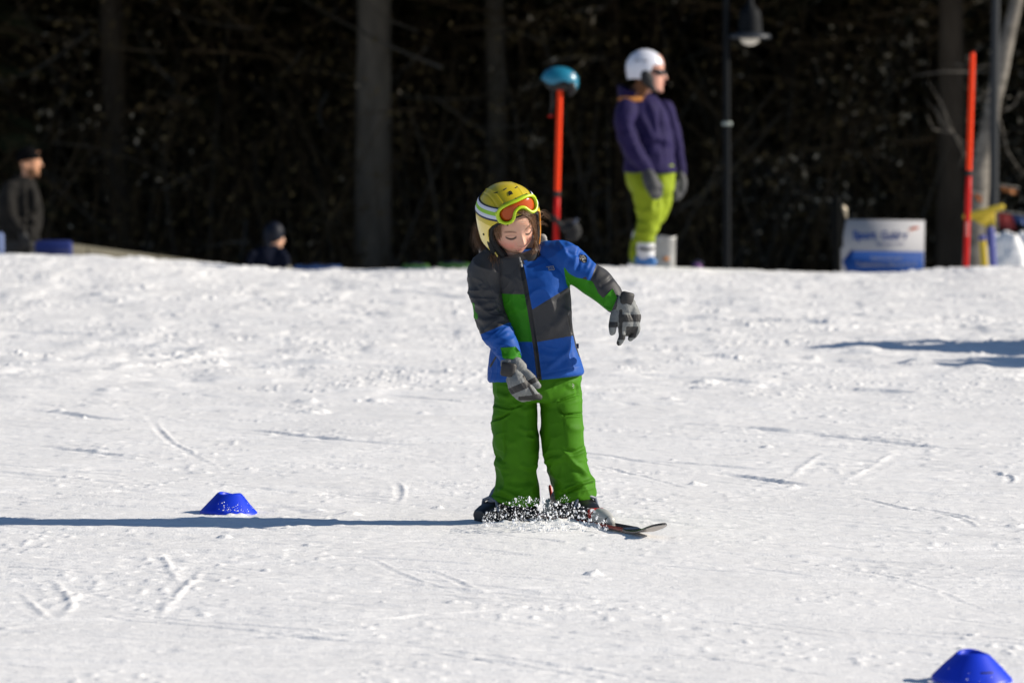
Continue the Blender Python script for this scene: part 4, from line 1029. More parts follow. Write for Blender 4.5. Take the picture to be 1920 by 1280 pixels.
YW = 35.6
def woman():
    base = P(1214, 497, YW); base[2] = gz(base[0], YW)
    w = thing('person', base, 'woman in purple jacket, lime trousers and white helmet standing on the crest looking right', 'person')
    mb = MB()
    loft(mb, [(1184, 1216, 170, .0, .06), (1164, 1236, 188, .0, .15), (1154, 1250, 208, 0, .185), (1153, 1257, 230, 0, .19), (1160, 1262, 255, 0, .18), (1167, 1264, 280, 0, .175), (1170, 1267, 305, 0, .18), (1167, 1270, 322, 0, .19), (1170, 1267, 325, 0, .175)], YW, n=36)
    ptube(mb, [(1176, 200, -.16, 17), (1171, 225, -.21, 20), (1176, 255, -.235, 18.5), (1186, 280, -.25, 17), (1202, 304, -.26, 15), (1216, 322, -.265, 12)], YW, n=20)
    ptube(mb, [(1246, 200, .17, 15), (1256, 230, .2, 16), (1264, 265, .21, 15), (1271, 300, .2, 13), (1276, 328, .18, 11)], YW, n=20)
    mb2 = mb
    V, Fs = remesh(mb, .016, 3)
    V = folds(V, Fs, [([(1195, 215), (1215, 240), (1225, 270)], 8, 22, .3), ([(1200, 262), (1230, 258), (1258, 268)], 6, 16, .4), ([(1186, 235), (1196, 262), (1206, 290)], 4, -25, .3), ([(1215, 190), (1228, 220), (1232, 255)], 5, 14, .3), ([(1166, 250), (1180, 262), (1190, 258)], 4, 14, .3), ([(1235, 190), (1240, 250), (1246, 318)], 2.5, -10, .3)], wr=(.012, 8, 3), seed=44)
    jk = put('jacket', (V, Fs, None), A['purple'], w)
    c = MB(); c.rings(openring([(1162, 1214, 192, .0, .12, 6, 6), (1158, 1215, 178, .0, .125, 10, 6), (1158, 1212, 166, .0, .12, 14, 6)], YW, .02), cap=False)
    put('collar', c, A['purple'], jk)
    c = MB(); ptube(c, [(1164, 186, -.12, 5), (1180, 188, -.17, 5.5), (1200, 186, -.15, 5)], YW, n=12); put('collar_lining', c, A['orange'], jk)
    mb = MB()
    loft(mb, [(1172, 1266, 308, 0, .165), (1171, 1267, 325, 0, .17), (1176, 1264, 345, 0, .165), (1186, 1258, 365, 0, .15)], YW, n=36)
    ptube(mb, [(1204, 335, -.06, 28), (1213, 368, -.08, 27), (1219, 395, -.09, 25), (1216, 420, -.09, 22), (1211, 440, -.09, 20), (1210, 449, -.09, 19)], YW, n=22)
    ptube(mb, [(1238, 335, .08, 24), (1238, 368, .08, 22), (1232, 395, .08, 20), (1218, 420, .08, 18), (1204, 445, .09, 17), (1196, 466, .1, 15), (1193, 486, .1, 12)], YW, n=22)
    V, Fs = remesh(mb, .014, 3)
    V = folds(V, Fs, [([(1190, 390), (1210, 398), (1238, 390)], 5, 16, .4), ([(1190, 410), (1212, 414), (1238, 405)], 4, -18, .4), ([(1188, 432), (1205, 438), (1232, 430)], 5, 16, .4), ([(1232, 330), (1236, 360), (1228, 395)], 4, -24, .3), ([(1185, 455), (1200, 450), (1228, 452)], 4, 14, .4)], wr=(.010, 8, 3), seed=47)
    put('trousers', (V, Fs, None), A['lime'], w)
    for nm, rows, fing in (('glove', [(1214, 322, -.27, 11), (1219, 336, -.29, 14.5), (1224, 350, -.3, 14)], [[(1217, 352, -.33, 5.5), (1222, 364, -.34, 5), (1228, 371, -.32, 4.4)], [(1223, 353, -.32, 5.5), (1229, 364, -.33, 5), (1233, 370, -.31, 4.4)], [(1229, 352, -.31, 5.5), (1234, 362, -.31, 5), (1237, 368, -.3, 4.2)], [(1233, 350, -.29, 5), (1237, 358, -.29, 4.6), (1239, 364, -.28, 4)], [(1228, 336, -.28, 5.5), (1236, 345, -.29, 5), (1240, 354, -.3, 4.4)]]),
                           ('glove', [(1275, 328, .17, 10), (1277, 342, .16, 12), (1275, 354, .15, 12)], [[(1270, 356, .12, 5), (1267, 366, .1, 4.6), (1264, 373, .1, 4)], [(1274, 358, .13, 5), (1271, 368, .11, 4.6), (1268, 374, .11, 4)], [(1278, 358, .15, 5), (1275, 367, .13, 4.6), (1271, 373, .13, 4)], [(1281, 355, .17, 4.6), (1279, 363, .15, 4.2), (1275, 369, .15, 3.8)], [(1269, 342, .12, 5), (1265, 352, .1, 4.6), (1263, 360, .1, 4)]])):
        mb = MB(); ptube(mb, rows, YW, n=16)
        for f_ in fing: ptube(mb, f_, YW, n=10)
        part_mesh(nm, mb, .008, A['glove'], w, it=2)
    for dx, dy in ((0, -.09), (-9, .12)):
        mb = MB(); ptube(mb, [(1210 + dx, 442, dy, 17), (1211 + dx, 465, dy, 17.5), (1211 + dx, 480, dy, 17)], YW, n=20)
        b1 = part_mesh('ski_boot', mb, .012, A['bootw'], w, it=2)
        mb = MB(); ptube(mb, [(1200 + dx, 487, dy, 11), (1212 + dx, 487, dy - .02, 12), (1224 + dx, 491, dy - .05, 8.5)], YW, n=18); part_mesh('boot_shell', mb, .012, A['bootb'], b1, it=2)
        mb = MB(); ptube(mb, [(1200 + dx, 466, dy - .075, 2.6), (1212 + dx, 468, dy - .08, 2.6), (1225 + dx, 466, dy - .045, 2.6)], YW, n=8); put('boot_buckle', mb, A['pad'], b1)
    # head in profile: neck, jaw, nose and brow of one surface
    mb = MB(); K = YW / F
    loft(mb, [(1214, 1236, 170, 0, .05), (1206, 1240, 166, 0, .062), (1204, 1242, 160, 0, .07), (1203, 1243, 150, 0, .075), (1200, 1244, 140, 0, .077), (1199, 1245, 128, 0, .078), (1200, 1244, 115, 0, .075), (1205, 1238, 103, 0, .06)], YW, n=28, e=2.1)
    ptube(mb, [(1205, 190, 0, 13), (1208, 175, 0, 13), (1212, 160, 0, 13)], YW, n=18)
    ptube(mb, [(1242, 136, -.01, 4), (1248, 146, -.012, 3.6), (1247, 149, -.012, 3)], YW, n=10)
    ptube(mb, [(1238, 169, -.01, 6), (1236, 164, -.01, 6)], YW, n=10)
    ptube(mb, [(1241, 157, -.01, 3.6), (1243, 158, -.012, 2.8)], YW, n=10)
    ptube(mb, [(1241, 127, -.012, 4.5), (1239, 128, -.012, 4.5)], YW, n=10)
    hd_ = part_mesh('head', mb, .008, A['skin'], w, it=3)
    mb = MB(); ptube(mb, [(1242, 158.5, -.035, .9), (1245.2, 158, -.012, 1.0), (1243, 158.5, .012, .9)], YW, n=8); put('lips', mb, mat('lips', (.4, .12, .1)), hd_)
    mb = MB(); ptube(mb, [(1222, 132, -.078, 2), (1232, 135, -.075, 4.8), (1240, 136, -.052, 5.2), (1246, 136.5, -.01, 4.4), (1242, 136, .04, 5)], YW, n=12); put('sunglasses', mb, mat('dark_sunglass_lens', (.01, .01, .012), rough=.1), hd_)
    # helmet with the ears covered
    c0 = P(1209, 126, YW); V, Fq = shell(1, 120, 90); Vl = (V - HE) / HR
    rx, ry, rz_ = 36 * K, .115, 33.5 * K
    Wp = np.stack([Vl[:, 0] * rx * 1.0, Vl[:, 1] * ry, Vl[:, 2] * rz_], 1)
    fld = np.minimum(1, Wp[:, 2] + .015 + .075 * smooth(.055, .0, Wp[:, 0]) - .055 * 0)
    fld = np.where(Wp[:, 0] > .055, Wp[:, 2] - .012 - .0 * Wp[:, 0], fld)
    fld = np.where(Wp[:, 0] < -.06, Wp[:, 2] + .085, fld)
    Vc, Fc = clip(Wp, Fq, fld); V2, F2, *_ = thick(Vc, Fc, np.zeros(3), .016)
    rt = np.array(Matrix.Rotation(math.radians(-4), 3, 'Y'))
    hl = put('helmet', (V2 @ rt.T + c0, F2, None), A['helm'], w)
    mb = MB(); 
    for sy in (-1, 1): ptube(mb, [(1210, 140, sy * .085, 11), (1214, 150, sy * .088, 12), (1219, 160, sy * .078, 8), (1226, 168, sy * .06, 3.5)], YW, n=14)
    ptube(mb, [(1226, 168, -.06, 2.2), (1232, 173, -.0, 2.2), (1226, 168, .06, 2.2)], YW, n=8)
    put('ear_pad', mb, A['pad'], hl)
    for q in ((-.06, -.098, .05), (0, -.108, .048)):
        mb = MB(); mb.box(np.array(q) * np.array([1, 1, 1]) + c0, (.04, .012, .006)); put('vent_slot', mb, A['pad'], hl)
    mb = MB(); loc = [[(1206, 150, -.07), (1200, 162, -.08), (1194, 176, -.09), (1190, 184, -.10)], [(1212, 152, -.08), (1208, 168, -.09), (1204, 182, -.11)], [(1202, 150, 0), (1192, 165, 0), (1186, 182, 0)], [(1206, 152, .07), (1200, 168, .08), (1198, 182, .09)]]
    for _ in range(150):
        r = loc[rng.integers(4)]; pts = [P(q[0] + rng.normal(0, 3.5), q[1] + rng.normal(0, 2), YW + q[2] + rng.normal(0, .012)) for q in r]
        mb.tube(catmull(pts, 4), .006, n=4, round_ends=False)
    put('hair', mb, A['hair'], w)
    return w
wom = woman()
# two more skiers stand outside the frame to the right; only their shadows reach into the picture
for tipx, py, lab in ((1548, 649, 'first of the waiting skiers beyond the right edge, casting the longest shadow tip'), (1660, 642, 'second of the waiting skiers beyond the right edge, furthest up the slope'), (1700, 655, 'third of the waiting skiers beyond the right edge, just below the first'),
                      (1735, 674, 'fourth of the waiting skiers beyond the right edge, casting the lower shadow tip'), (1790, 681, 'lowest of the waiting skiers beyond the right edge')):
    g = G(tipx, py); L = 1.72 / math.tan(ELEV); x = g[0] + L * math.cos(AZ) ; y = g[1] + L * math.sin(AZ)
    cpy = copy_tree(wom, None, (x - .1, y, gz(x, y))); cpy['label'] = lab; cpy.rotation_euler.z = math.radians(12)

def man():
    Y = 45.0; b = P(40, 500, Y); b[2] = gz(b[0], Y)
    m = thing('person', b, 'man in black beanie and dark jacket walking at the left edge behind the crest', 'person')
    dk = mat('charcoal_winter_jacket', (.015, .014, .013), rough=.85, spec=.1, var=.2, vscale=8, bump=.3, bscale=120, bdist=.003); bl = mat('black_winter_trousers', (.014, .014, .015), rough=.8)
    fy0 = 153 + F * (CAMH - b[2]) / Y
    mb = MB()
    loft(mb, [(30, 62, 328, 0, .07), (8, 68, 345, 0, .17), (0, 72, 365, 0, .21), (-2, 72, 395, 0, .2), (0, 70, 420, 0, .19), (2, 74, 442, 0, .19), (4, 72, 452, 0, .18)], Y, n=32)
    ptube(mb, [(20, 352, -.18, 14), (14, 385, -.24, 15), (22, 412, -.26, 13), (40, 436, -.3, 10)], Y, n=18)
    ptube(mb, [(58, 352, .14, 13), (66, 380, .18, 13), (70, 408, .16, 12), (66, 432, .05, 10)], Y, n=18)
    V, Fs = remesh(mb, .018, 3)
    V = folds(V, Fs, [([(52, 345), (56, 390), (50, 448)], 4, -35, .3), ([(62, 352), (64, 380), (70, 400)], 4, 22, .3), ([(58, 410), (66, 420), (72, 440)], 4, 22, .4), ([(30, 400), (48, 408), (70, 402)], 3.5, -18, .4)], wr=(.016, 7, 3), seed=52)
    jk = put('jacket', (V, Fs, None), dk, m)
    c = MB(); c.rings(openring([(32, 64, 345, .0, .10, 0, 4), (30, 62, 330, .0, .10, 6, 4)], Y, .02), cap=False); put('collar', c, dk, jk)
    mb = MB(); loft(mb, [(6, 70, 440, 0, .17), (8, 68, 465, 0, .16)], Y, n=28)
    ptube(mb, [(26, 460, -.05, 17), (20, 520, -.06, 14), (10, fy0 - 25, -.06, 11), (9, fy0 - 10, -.06, 10)], Y, n=18); ptube(mb, [(50, 460, .06, 17), (58, 520, .06, 14), (62, fy0 - 25, .06, 11), (62, fy0 - 10, .06, 10)], Y, n=18)
    part_mesh('trousers', mb, .018, bl, m, wr=(.012, 7, 3))
    for x_, d_ in ((14, -.06), (68, .06)):
        mb = MB(); ptube(mb, [(x_ - 8, fy0 - 7, d_, 8), (x_ + 6, fy0 - 6, d_, 8), (x_ + 16, fy0 - 4, d_, 6)], Y, n=14); part_mesh('boot', mb, .014, bl, m)
    mb = MB()
    loft(mb, [(50, 70, 330, 0, .05), (44, 72, 325, 0, .062), (40, 74, 316, 0, .072), (38, 75, 305, 0, .075), (37, 75, 295, 0, .075), (38, 73, 284, 0, .07)], Y, n=26, e=2.1)
    ptube(mb, [(48, 350, 0, 12), (50, 335, 0, 12), (54, 322, 0, 12)], Y, n=16); ptube(mb, [(74, 303, 0, 3), (78, 311, -.005, 3)], Y, n=8); ptube(mb, [(70, 328, 0, 5), (69, 324, 0, 5)], Y, n=8); ptube(mb, [(48, 308, -.078, 3.5), (49, 314, -.078, 2.6)], Y, n=8)
    sk = mat('tanned_skin', (.50, .24, .13), rough=.5, var=.15, vscale=30); be = mat('stubble_beard', (.16, .07, .03), rough=.8, var=.3, vscale=60)
    hd_ = part_mesh('head', mb, .009, [sk, be], m, lambda x, y: ((y > 317) & (y < 335) & (x > 52) & ((x < 68) | (y > 323))).astype(int))
    mb = MB(); c0 = P(54, 296, Y); mb.ell(c0, (.118, .105, .115), Matrix.Rotation(math.radians(18), 3, 'Y'), nu=28, nv=18)
    V, Fs = remesh(mb, .01, 1); V[:, 2] = np.where(V[:, 2] < c0[2] - .02 - .3 * (V[:, 0] - c0[0]) * -1 * .6, c0[2] - .02 + .18 * (V[:, 0] - c0[0]), V[:, 2])
    V = folds(V, Fs, [], wr=(.006, 22, 2)); hat = put('beanie', (V, Fs, None), mat('black_knit', (.004, .004, .0045), rough=.95, spec=.05, bump=.8, bscale=60, bdist=.01), m)
    for rows in ([(40, 436, -.3, 8.5), (46, 446, -.31, 8.5), (50, 454, -.31, 6)], [(66, 432, .05, 8), (64, 444, .02, 8.5), (62, 454, .0, 6)]):
        mb = MB(); ptube(mb, rows, Y, n=12); e = rows[-1]
        for k in range(4): ptube(mb, [(e[0] - 4 + 2.8 * k, e[1], e[2] - .01 * k, 2.3), (e[0] - 2 + 2.8 * k, e[1] + 7 - abs(k - 1.4), e[2], 2.1), (e[0] + 2.8 * k, e[1] + 11 - abs(k - 1.4) * 1.5, e[2] + .02, 1.8)], Y, n=8)
        q = rows[1]; ptube(mb, [(q[0] + 6, q[1], q[2] - .03, 2.6), (q[0] + 10, q[1] + 7, q[2] - .04, 2.3)], Y, n=8)
        part_mesh('glove', mb, .008, bl, m, it=1)
man()

def navy_child():
    Y = 44.0; b = P(505, 520, Y); b[2] = gz(b[0], Y)
    m = thing('person', b, 'small child in navy coat and navy cap crouching behind the crest, seen from behind', 'person')
    nv = mat('navy_winter_coat', (.004, .006, .015), rough=.8, spec=.08, var=.2, vscale=8, bump=.3, bscale=150, bdist=.002); sk = mat('child_cheek_skin', (.55, .30, .19), rough=.5)
    fy0 = 153 + F * (CAMH - b[2]) / Y
    mb = MB(); loft(mb, [(494, 524, 460, 0, .07), (476, 530, 472, 0, .13), (467, 533, 488, 0, .16), (466, 536, 510, 0, .17), (468, 538, 530, 0, .17), (470, 536, 545, 0, .16)], Y, n=30)
    ptube(mb, [(526, 474, -.08, 9), (533, 487, -.12, 9), (540, 500, -.16, 8)], Y, n=16); ptube(mb, [(474, 478, -.1, 9), (468, 496, -.14, 9), (474, 512, -.18, 8)], Y, n=16)
    V, Fs = remesh(mb, .014, 3); V = folds(V, Fs, [([(490, 475), (505, 490), (520, 505)], 5, 12, .3)], wr=(.012, 9, 3), seed=55)
    put('coat', (V, Fs, None), nv, m)
    mb = MB(); ptube(mb, [(488, 540, 0, 16), (486, 575, -.05, 12), (486, fy0 - 8, 0, 10)], Y, n=16); ptube(mb, [(516, 540, 0, 16), (520, 575, -.05, 12), (518, fy0 - 8, 0, 10)], Y, n=16); part_mesh('trousers', mb, .014, nv, m)
    for x_ in (488, 521):
        mb = MB(); ptube(mb, [(x_ - 4, fy0 - 6, .02, 7), (x_ + 8, fy0 - 5, -.02, 7)], Y, n=12); part_mesh('boot', mb, .012, nv, m)
    mb = MB(); loft(mb, [(508, 526, 466, 0, .045), (500, 530, 460, 0, .06), (496, 530, 448, 0, .068), (495, 529, 435, 0, .068), (498, 526, 424, 0, .06)], Y, n=24, e=2.1); ptube(mb, [(506, 482, 0, 10), (509, 465, 0, 10)], Y, n=14); ptube(mb, [(530, 446, 0, 2.4), (532, 452, 0, 2.6)], Y, n=8)
    hd_ = part_mesh('head', mb, .008, sk, m)
    mb = MB(); mb.ell(P(513, 438, Y), (.100, .098, .118), Matrix.Rotation(math.radians(16), 3, 'Y'), nu=26, nv=16); ptube(mb, [(500, 450, -.06, 6), (504, 462, -.06, 5)], Y, n=10); ptube(mb, [(500, 450, .06, 6), (504, 462, .06, 5)], Y, n=10)
    V, Fs = remesh(mb, .009, 2); part = put('cap', (V, Fs, None), mat('glossy_navy_cap', (.004, .006, .014), rough=.55, spec=.2), m)
    for rows in ([(540, 500, -.16, 5), (544, 506, -.17, 5), (546, 510, -.17, 3.5)], [(474, 512, -.18, 5), (478, 520, -.19, 5), (480, 524, -.19, 3.5)]):
        mb = MB(); ptube(mb, rows, Y, n=12); e = rows[-1]
        for k in range(4): ptube(mb, [(e[0] - 3 + 2 * k, e[1], e[2] - .01, 1.6), (e[0] - 2 + 2 * k, e[1] + 6 - abs(k - 1.4), e[2], 1.3)], Y, n=8)
        q = rows[1]; ptube(mb, [(q[0] + 3, q[1], q[2] - .02, 1.8), (q[0] + 7, q[1] + 4, q[2] - .03, 1.5)], Y, n=8)
        part_mesh('mitten', mb, .006, mat('pale_grey_mitten', (.35, .33, .27), rough=.8), m, it=1)
navy_child()

# ------------------------------------------------------------------ gate poles with the teal helmet
PO = {'o': mat('fluorescent_orange_pole', (.85, .042, .002), rough=.5, spec=.2), 'r': mat('red_pole_foot', (.55, .008, .006), rough=.5, spec=.2), 'k': M['black'], 'w': mat('faded_white_print', (.6, .35, .32), rough=.6)}
def pole(x0, y0p, x1, y1p, yb, Y, rad, label, marks):
    b = P(x1, y1p, Y); b[2] = gz(b[0], Y) - .03; t = P(x0, y0p, Y); m = P(x0 + (x1 - x0) * (yb - y0p) / (y1p - y0p), yb, Y)
    r = thing('gate_pole', b, label, 'slalom pole', 'red and orange gate poles'); u = (t - b) / np.linalg.norm(t - b)
    for nm, p, q, rr, mt in (('pole_foot', b, m, rad * 1.04, 'r'), ('pole_shaft', m, t, rad, 'o'), ('joint_band', m - u * .022, m + u * .022, rad * 1.12, 'k')):
        mb = MB(); mb.tube([p + (q - p) * s for s in np.linspace(0, 1, 6)], rr, n=24, round_ends=(nm == 'pole_shaft')); put(nm, mb, PO[mt], r)
    if marks:
        mb = MB()
        for py in (420, 426, 433, 441): c = P(x1 + 1.2, py, Y - rad * 1.04 - .002); mb.box(c, (.028, .004, .008)); mb.box(c + np.array([.01, 0, .012]), (.008, .004, .016))
        put('pole_print', mb, PO['w'], r)
    return r
YP = 35.2
pole(1050, 160, 1041, 500, 364, YP, .022, 'orange and red gate pole under the teal helmet', False)
pole(1823.5, 103, 1811, 500, 325, 36.2, .022, 'bare orange and red gate pole at the right beside the yellow flag', True)
def teal():
    Y = YP; c0 = P(1050, 150.5, Y); K = Y / F
    h = thing('ski_helmet', c0, 'teal ski helmet hung on top of an orange gate pole', 'helmet')
    V, Fq = shell(1, 120, 90); q = (V - HE) / HR
    Wp = np.stack([q[:, 0] * 35 * K, q[:, 1] * .11, q[:, 2] * 25.5 * K], 1)
    fld = Wp[:, 2] - (-.022 + .018 * np.cos((Wp[:, 0] - .04) * 30) - .14 * np.clip(Wp[:, 0] - .04, 0, 1) - .03 * (np.abs(Wp[:, 0]) < .0))
    Vc, Fc = clip(Wp, Fq, fld); V2, F2, *_ = thick(Vc, Fc, np.zeros(3), .018); rt = np.array(Matrix.Rotation(math.radians(6), 3, 'Y'))
    tm = mat('teal_helmet_shell', (.008, .16, .26), rough=.35, coat=.15, var=.12, vscale=8)
    put('helmet_shell', (V2 @ rt.T + c0, F2, None), tm, h)
    mb = MB(); mb.ell(c0 - np.array([0, 0, .03]), (.115, .09, .05), nu=24, nv=12); ptube(mb, [(1068, 158, -.06, 9), (1073, 168, -.06, 8), (1070, 176, -.05, 5)], Y, n=12); ptube(mb, [(1068, 158, .06, 9), (1073, 168, .06, 8), (1070, 176, .05, 5)], Y, n=12)
    put('helmet_padding', mb, M['liner'], h)
    mb = MB(); ptube(mb, [(1034, 158, -.08, 2.2), (1035, 180, -.05, 2.2), (1035, 200, -.02, 2.4), (1033, 216, .0, 2.2)], Y, n=8); ptube(mb, [(1040, 158, .07, 2.2), (1037, 180, .05, 2.2), (1034, 205, .0, 2.2)], Y, n=8)
    s_ = put('chin_strap', mb, M['liner'], h)
    mb = MB(); mb.box(P(1032.5, 218, Y), (.04, .02, .012), bev=.003); put('strap_buckle', mb, PO['r'], s_)
    for a, b in ((1074, 139), (1077, 161)):
        mb = MB(); d = Vector(P(a, b, Y) - c0); mb.ell(P(a, b, Y - .062), (.013, .008, .01), nu=12, nv=7); put('rivet', mb, M['white'], h)
teal()
def hung_bag():
    Y = YP - .03; b = P(1062, 440, Y)
    t = thing('strap_pouch', b, 'small black pouch strapped low on the orange gate pole behind the child', 'pouch')
    mb = MB(); ptube(mb, [(1038, 408, -.03, 5), (1048, 418, -.05, 6), (1062, 428, -.03, 8)], Y, n=12); ptube(mb, [(1060, 424, 0, 11), (1072, 424, 0, 14), (1076, 436, 0, 13), (1068, 446, 0, 9)], Y, n=18)
    V, Fs = remesh(mb, .01, 3); V = folds(V, Fs, [], wr=(.01, 14, 2)); put('pouch_body', (V, Fs, None), M['liner'], t)
    mb = MB(); mb.box(P(1079, 415, Y - .05), (.03, .02, .05), Matrix.Rotation(.5, 3, 'Y'), bev=.006); put('clip', mb, mat('dull_blue_clip', (.05, .06, .09), rough=.4), t)
hung_bag()
# ------------------------------------------------------------------ things beyond the crest
def text_mesh(s, size, ox=0.0, bold=0.0):
    cu = bpy.data.curves.new('t', 'FONT'); cu.body = s; cu.size = size; cu.align_x = 'LEFT'; cu.offset = bold; cu.extrude = .002
    o = bpy.data.objects.new('t', cu); COL.objects.link(o); dg = bpy.context.evaluated_depsgraph_get(); me = o.evaluated_get(dg).to_mesh()
    v = np.array([q.co[:] for q in me.vertices]); f = [tuple(p.vertices) for p in me.polygons]
    o.evaluated_get(dg).to_mesh_clear(); bpy.data.objects.remove(o); bpy.data.curves.remove(cu)
    return v, f
def fit_text(mb, s, px0, px1, py0, py1, Y, bold=0.0):
    """lettering whose letters fill a rectangle of the upright board at depth Y"""
    v, f = text_mesh(s, 1.0, bold=bold); a = P(px0, py1, Y); b = P(px1, py0, Y); mn = v.min(0); mx = v.max(0)
    q = np.stack([a[0] + (v[:, 0] - mn[0]) / (mx[0] - mn[0]) * (b[0] - a[0]), np.full(len(v), Y) - (v[:, 2] - mn[2]) / max(mx[2] - mn[2], 1e-9) * .003, a[2] + (v[:, 1] - mn[1]) / (mx[1] - mn[1]) * (b[2] - a[2])], 1)
    mb.add(q, f)
def quadbox(mb, pts, Y, th, mi=0):
    """flat board with a traced pixel outline and real thickness"""
    fpt = np.array([P(x, y, Y) for x, y in pts]); bk = fpt + np.array([0, th, 0]); n = len(pts)
    mb.add(np.concatenate([fpt, bk]), [tuple(range(n))[::-1], tuple(range(n, 2 * n))] + [(i, (i + 1) % n, (i + 1) % n + n, i + n) for i in range(n)], mi)
bl = mat('sign_blue', (.008, .050, .22), rough=.65, spec=.15); wh = mat('sign_white', (.38, .38, .40), rough=.65, spec=.15, var=.04, vscale=4)
def sign():
    Y = 41.0; b = P(1655, 560, Y); b[2] = gz(b[0], Y)
    s = thing('direction_sign', b, 'white and blue direction sign with arrow pointing left beside the tree trunk', 'sign')
    mb = MB(); quadbox(mb, [(1587, 411.5), (1734, 413.5), (1732, 520), (1574, 520), (1577, 470)], Y, .03); put('sign_board', mb, wh, s)
    mb = MB(); quadbox(mb, [(1596, 469), (1600, 471), (1732, 472), (1731, 519), (1594, 519), (1579, 490)], Y - .006, .005); a = put('arrow_panel', mb, bl, s)
    mb = MB(); fit_text(mb, 'Sport', 1599, 1643, 432, 454, Y - .002, .035); put('shop_lettering', mb, bl, s); mb = MB(); fit_text(mb, 'Gubler', 1652, 1703, 432, 450, Y - .002, .035); put('shop_lettering', mb, bl, s); mb = MB(); fit_text(mb, 'Sportgeschäft', 1643, 1695, 455, 461, Y - .002, .01); put('shop_lettering', mb, bl, s)
    mb = MB(); fit_text(mb, 'Skischule', 1633, 1692, 480.5, 487, Y - .009, .0); put('arrow_lettering', mb, wh, a); mb = MB(); fit_text(mb, 'Talstation-Skiverleih', 1604, 1720, 492, 499.5, Y - .009, .0); put('arrow_lettering', mb, wh, a)
    mb = MB(); ptube(mb, [(1706, 430, -.006, 2.2), (1712, 428.5, -.006, 3.2), (1721, 427, -.006, 2.2)], Y, n=10, flat=(1, 1)); put('orange_mark', mb, mat('sign_orange', (.55, .10, .03), rough=.5), s)
    for x in (1600, 1715):
        mb = MB(); c = P(x, 530, Y + .05); mb.tube([np.array([c[0], Y + .05, gz(c[0], Y + .05) - .05]), np.array([c[0], Y + .05, P(x, 420, Y)[2]])], .02, n=12); put('sign_post', mb, mat('galvanised_post', (.2, .2, .21), rough=.5, metal=.5), s)
sign()
def board_on_post():
    Y = 40.5; b = P(1570, 540, Y); b[2] = gz(b[0], Y)
    s = thing('notice_post', b, 'narrow black post board standing just left of the direction sign', 'post')
    dk = mat('black_painted_steel', (.003, .0035, .0035), rough=.8, spec=.1)
    mb = MB(); mb.box(P(1570, 420, Y), (.105, .05, .42), bev=.012); put('post_head', mb, dk, s)
    mb = MB(); t = P(1569, 370, Y); mb.tube([np.array([b[0], Y, b[2] - .05]), P(1569, 375, Y)], .035, n=14); put('post_pole', mb, dk, s)
    mb = MB(); mb.tube([P(1581, 386, Y - .06), P(1585, 394, Y - .06), P(1587, 408, Y - .06)], [.012, .02, .008], n=10); put('metal_clasp', mb, mat('brass_clasp', (.45, .38, .28), rough=.3, metal=.6), s)
board_on_post()
def lamp():
    Y = 47.0; b = P(1363, 560, Y); b[2] = gz(b[0], Y); K = Y / F
    s = thing('street_lamp', b, 'dark slim lamp post with bell shaped lamp and wide flat shade', 'street lamp')
    dk = mat('dark_blue_grey_paint', (.003, .0045, .0065), rough=.7, spec=.15); top = P(1361, -90, Y)
    mb = MB(); mb.tube([np.array([b[0], Y, b[2] - .05]), P(1363, 300, Y), P(1362, 100, Y), top], [.04, .036, .033, .03], n=18); put('lamp_pole', mb, dk, s)
    cx = P(1406, 40, Y); ztop = P(1361, -86, Y)[2]
    mb = MB(); mb.tube(catmull([(top[0], Y, ztop - .02), (top[0] + .08, Y, ztop + .09), (cx[0] - .05, Y, ztop + .09), (cx[0], Y, ztop - .1), (cx[0], Y, P(1406, 10, Y)[2])], 8), .018, n=12); put('lamp_arm', mb, dk, s)
    def lathe(prof, mt, nm, par):
        mb = MB(); a = np.linspace(0, 2 * PI, 36, endpoint=False)
        mb.rings([np.stack([cx[0] + r * K * np.cos(a), Y + r * K * np.sin(a), np.full(36, P(1406, y, Y)[2])], 1) for r, y in prof]); return put(nm, mb, mt, par)
    hd_ = lathe([(6, -6), (7, 8), (13, 15), (19, 21), (21, 32), (22.5, 48), (24, 62), (25, 66)], dk, 'lamp_housing', s)
    lathe([(25, 62), (38, 65.5), (40, 69), (39, 72.5), (22, 72)], mat('blue_grey_shade', (.018, .023, .032), rough=.45), 'lamp_shade', s)
    lathe([(19, 71), (19, 75), (15, 81), (7, 85), (1, 86)], mat('opal_lamp_glass', (.62, .58, .5), rough=.25), 'lamp_globe', s)
    mb = MB(); mb.box(P(1363, 232, Y - .04), (.1, .02, .035)); put('pole_bracket', mb, mat('pale_sticker', (.28, .32, .3)), s)
lamp()
def bucket():
    Y = 39.0; K = Y / F; c = P(1248, 470, Y); z0 = gz(c[0], Y)
    b = thing('bin', (c[0], Y, z0), 'pale grey dented metal bin standing behind the woman on the crest', 'bin')
    a = np.linspace(0, 2 * PI, 36, endpoint=False); zt = P(1248, 443, Y)[2]; R = []
    for t, r in ((0, .075), (.02, .08), (.5, .084), (.93, .087), (.95, .092), (1, .092), (1, .080), (.6, .078)): R.append(np.stack([c[0] + r * np.cos(a), Y + r * np.sin(a), np.full(36, z0 + (zt - z0) * t) + .004 * np.cos(3 * a)], 1))
    mb = MB(); mb.rings(R); put('bin_body', mb, mat('dented_grey_metal', (.30, .30, .29), rough=.45, metal=.3, var=.25, vscale=14, bump=.4, bscale=20, bdist=.01), b)
    mb = MB(); q = P(1249, 485, Y - .086); mb.box(q, (.05, .006, .03)); put('orange_sticker', mb, A['orange'], b)
bucket()
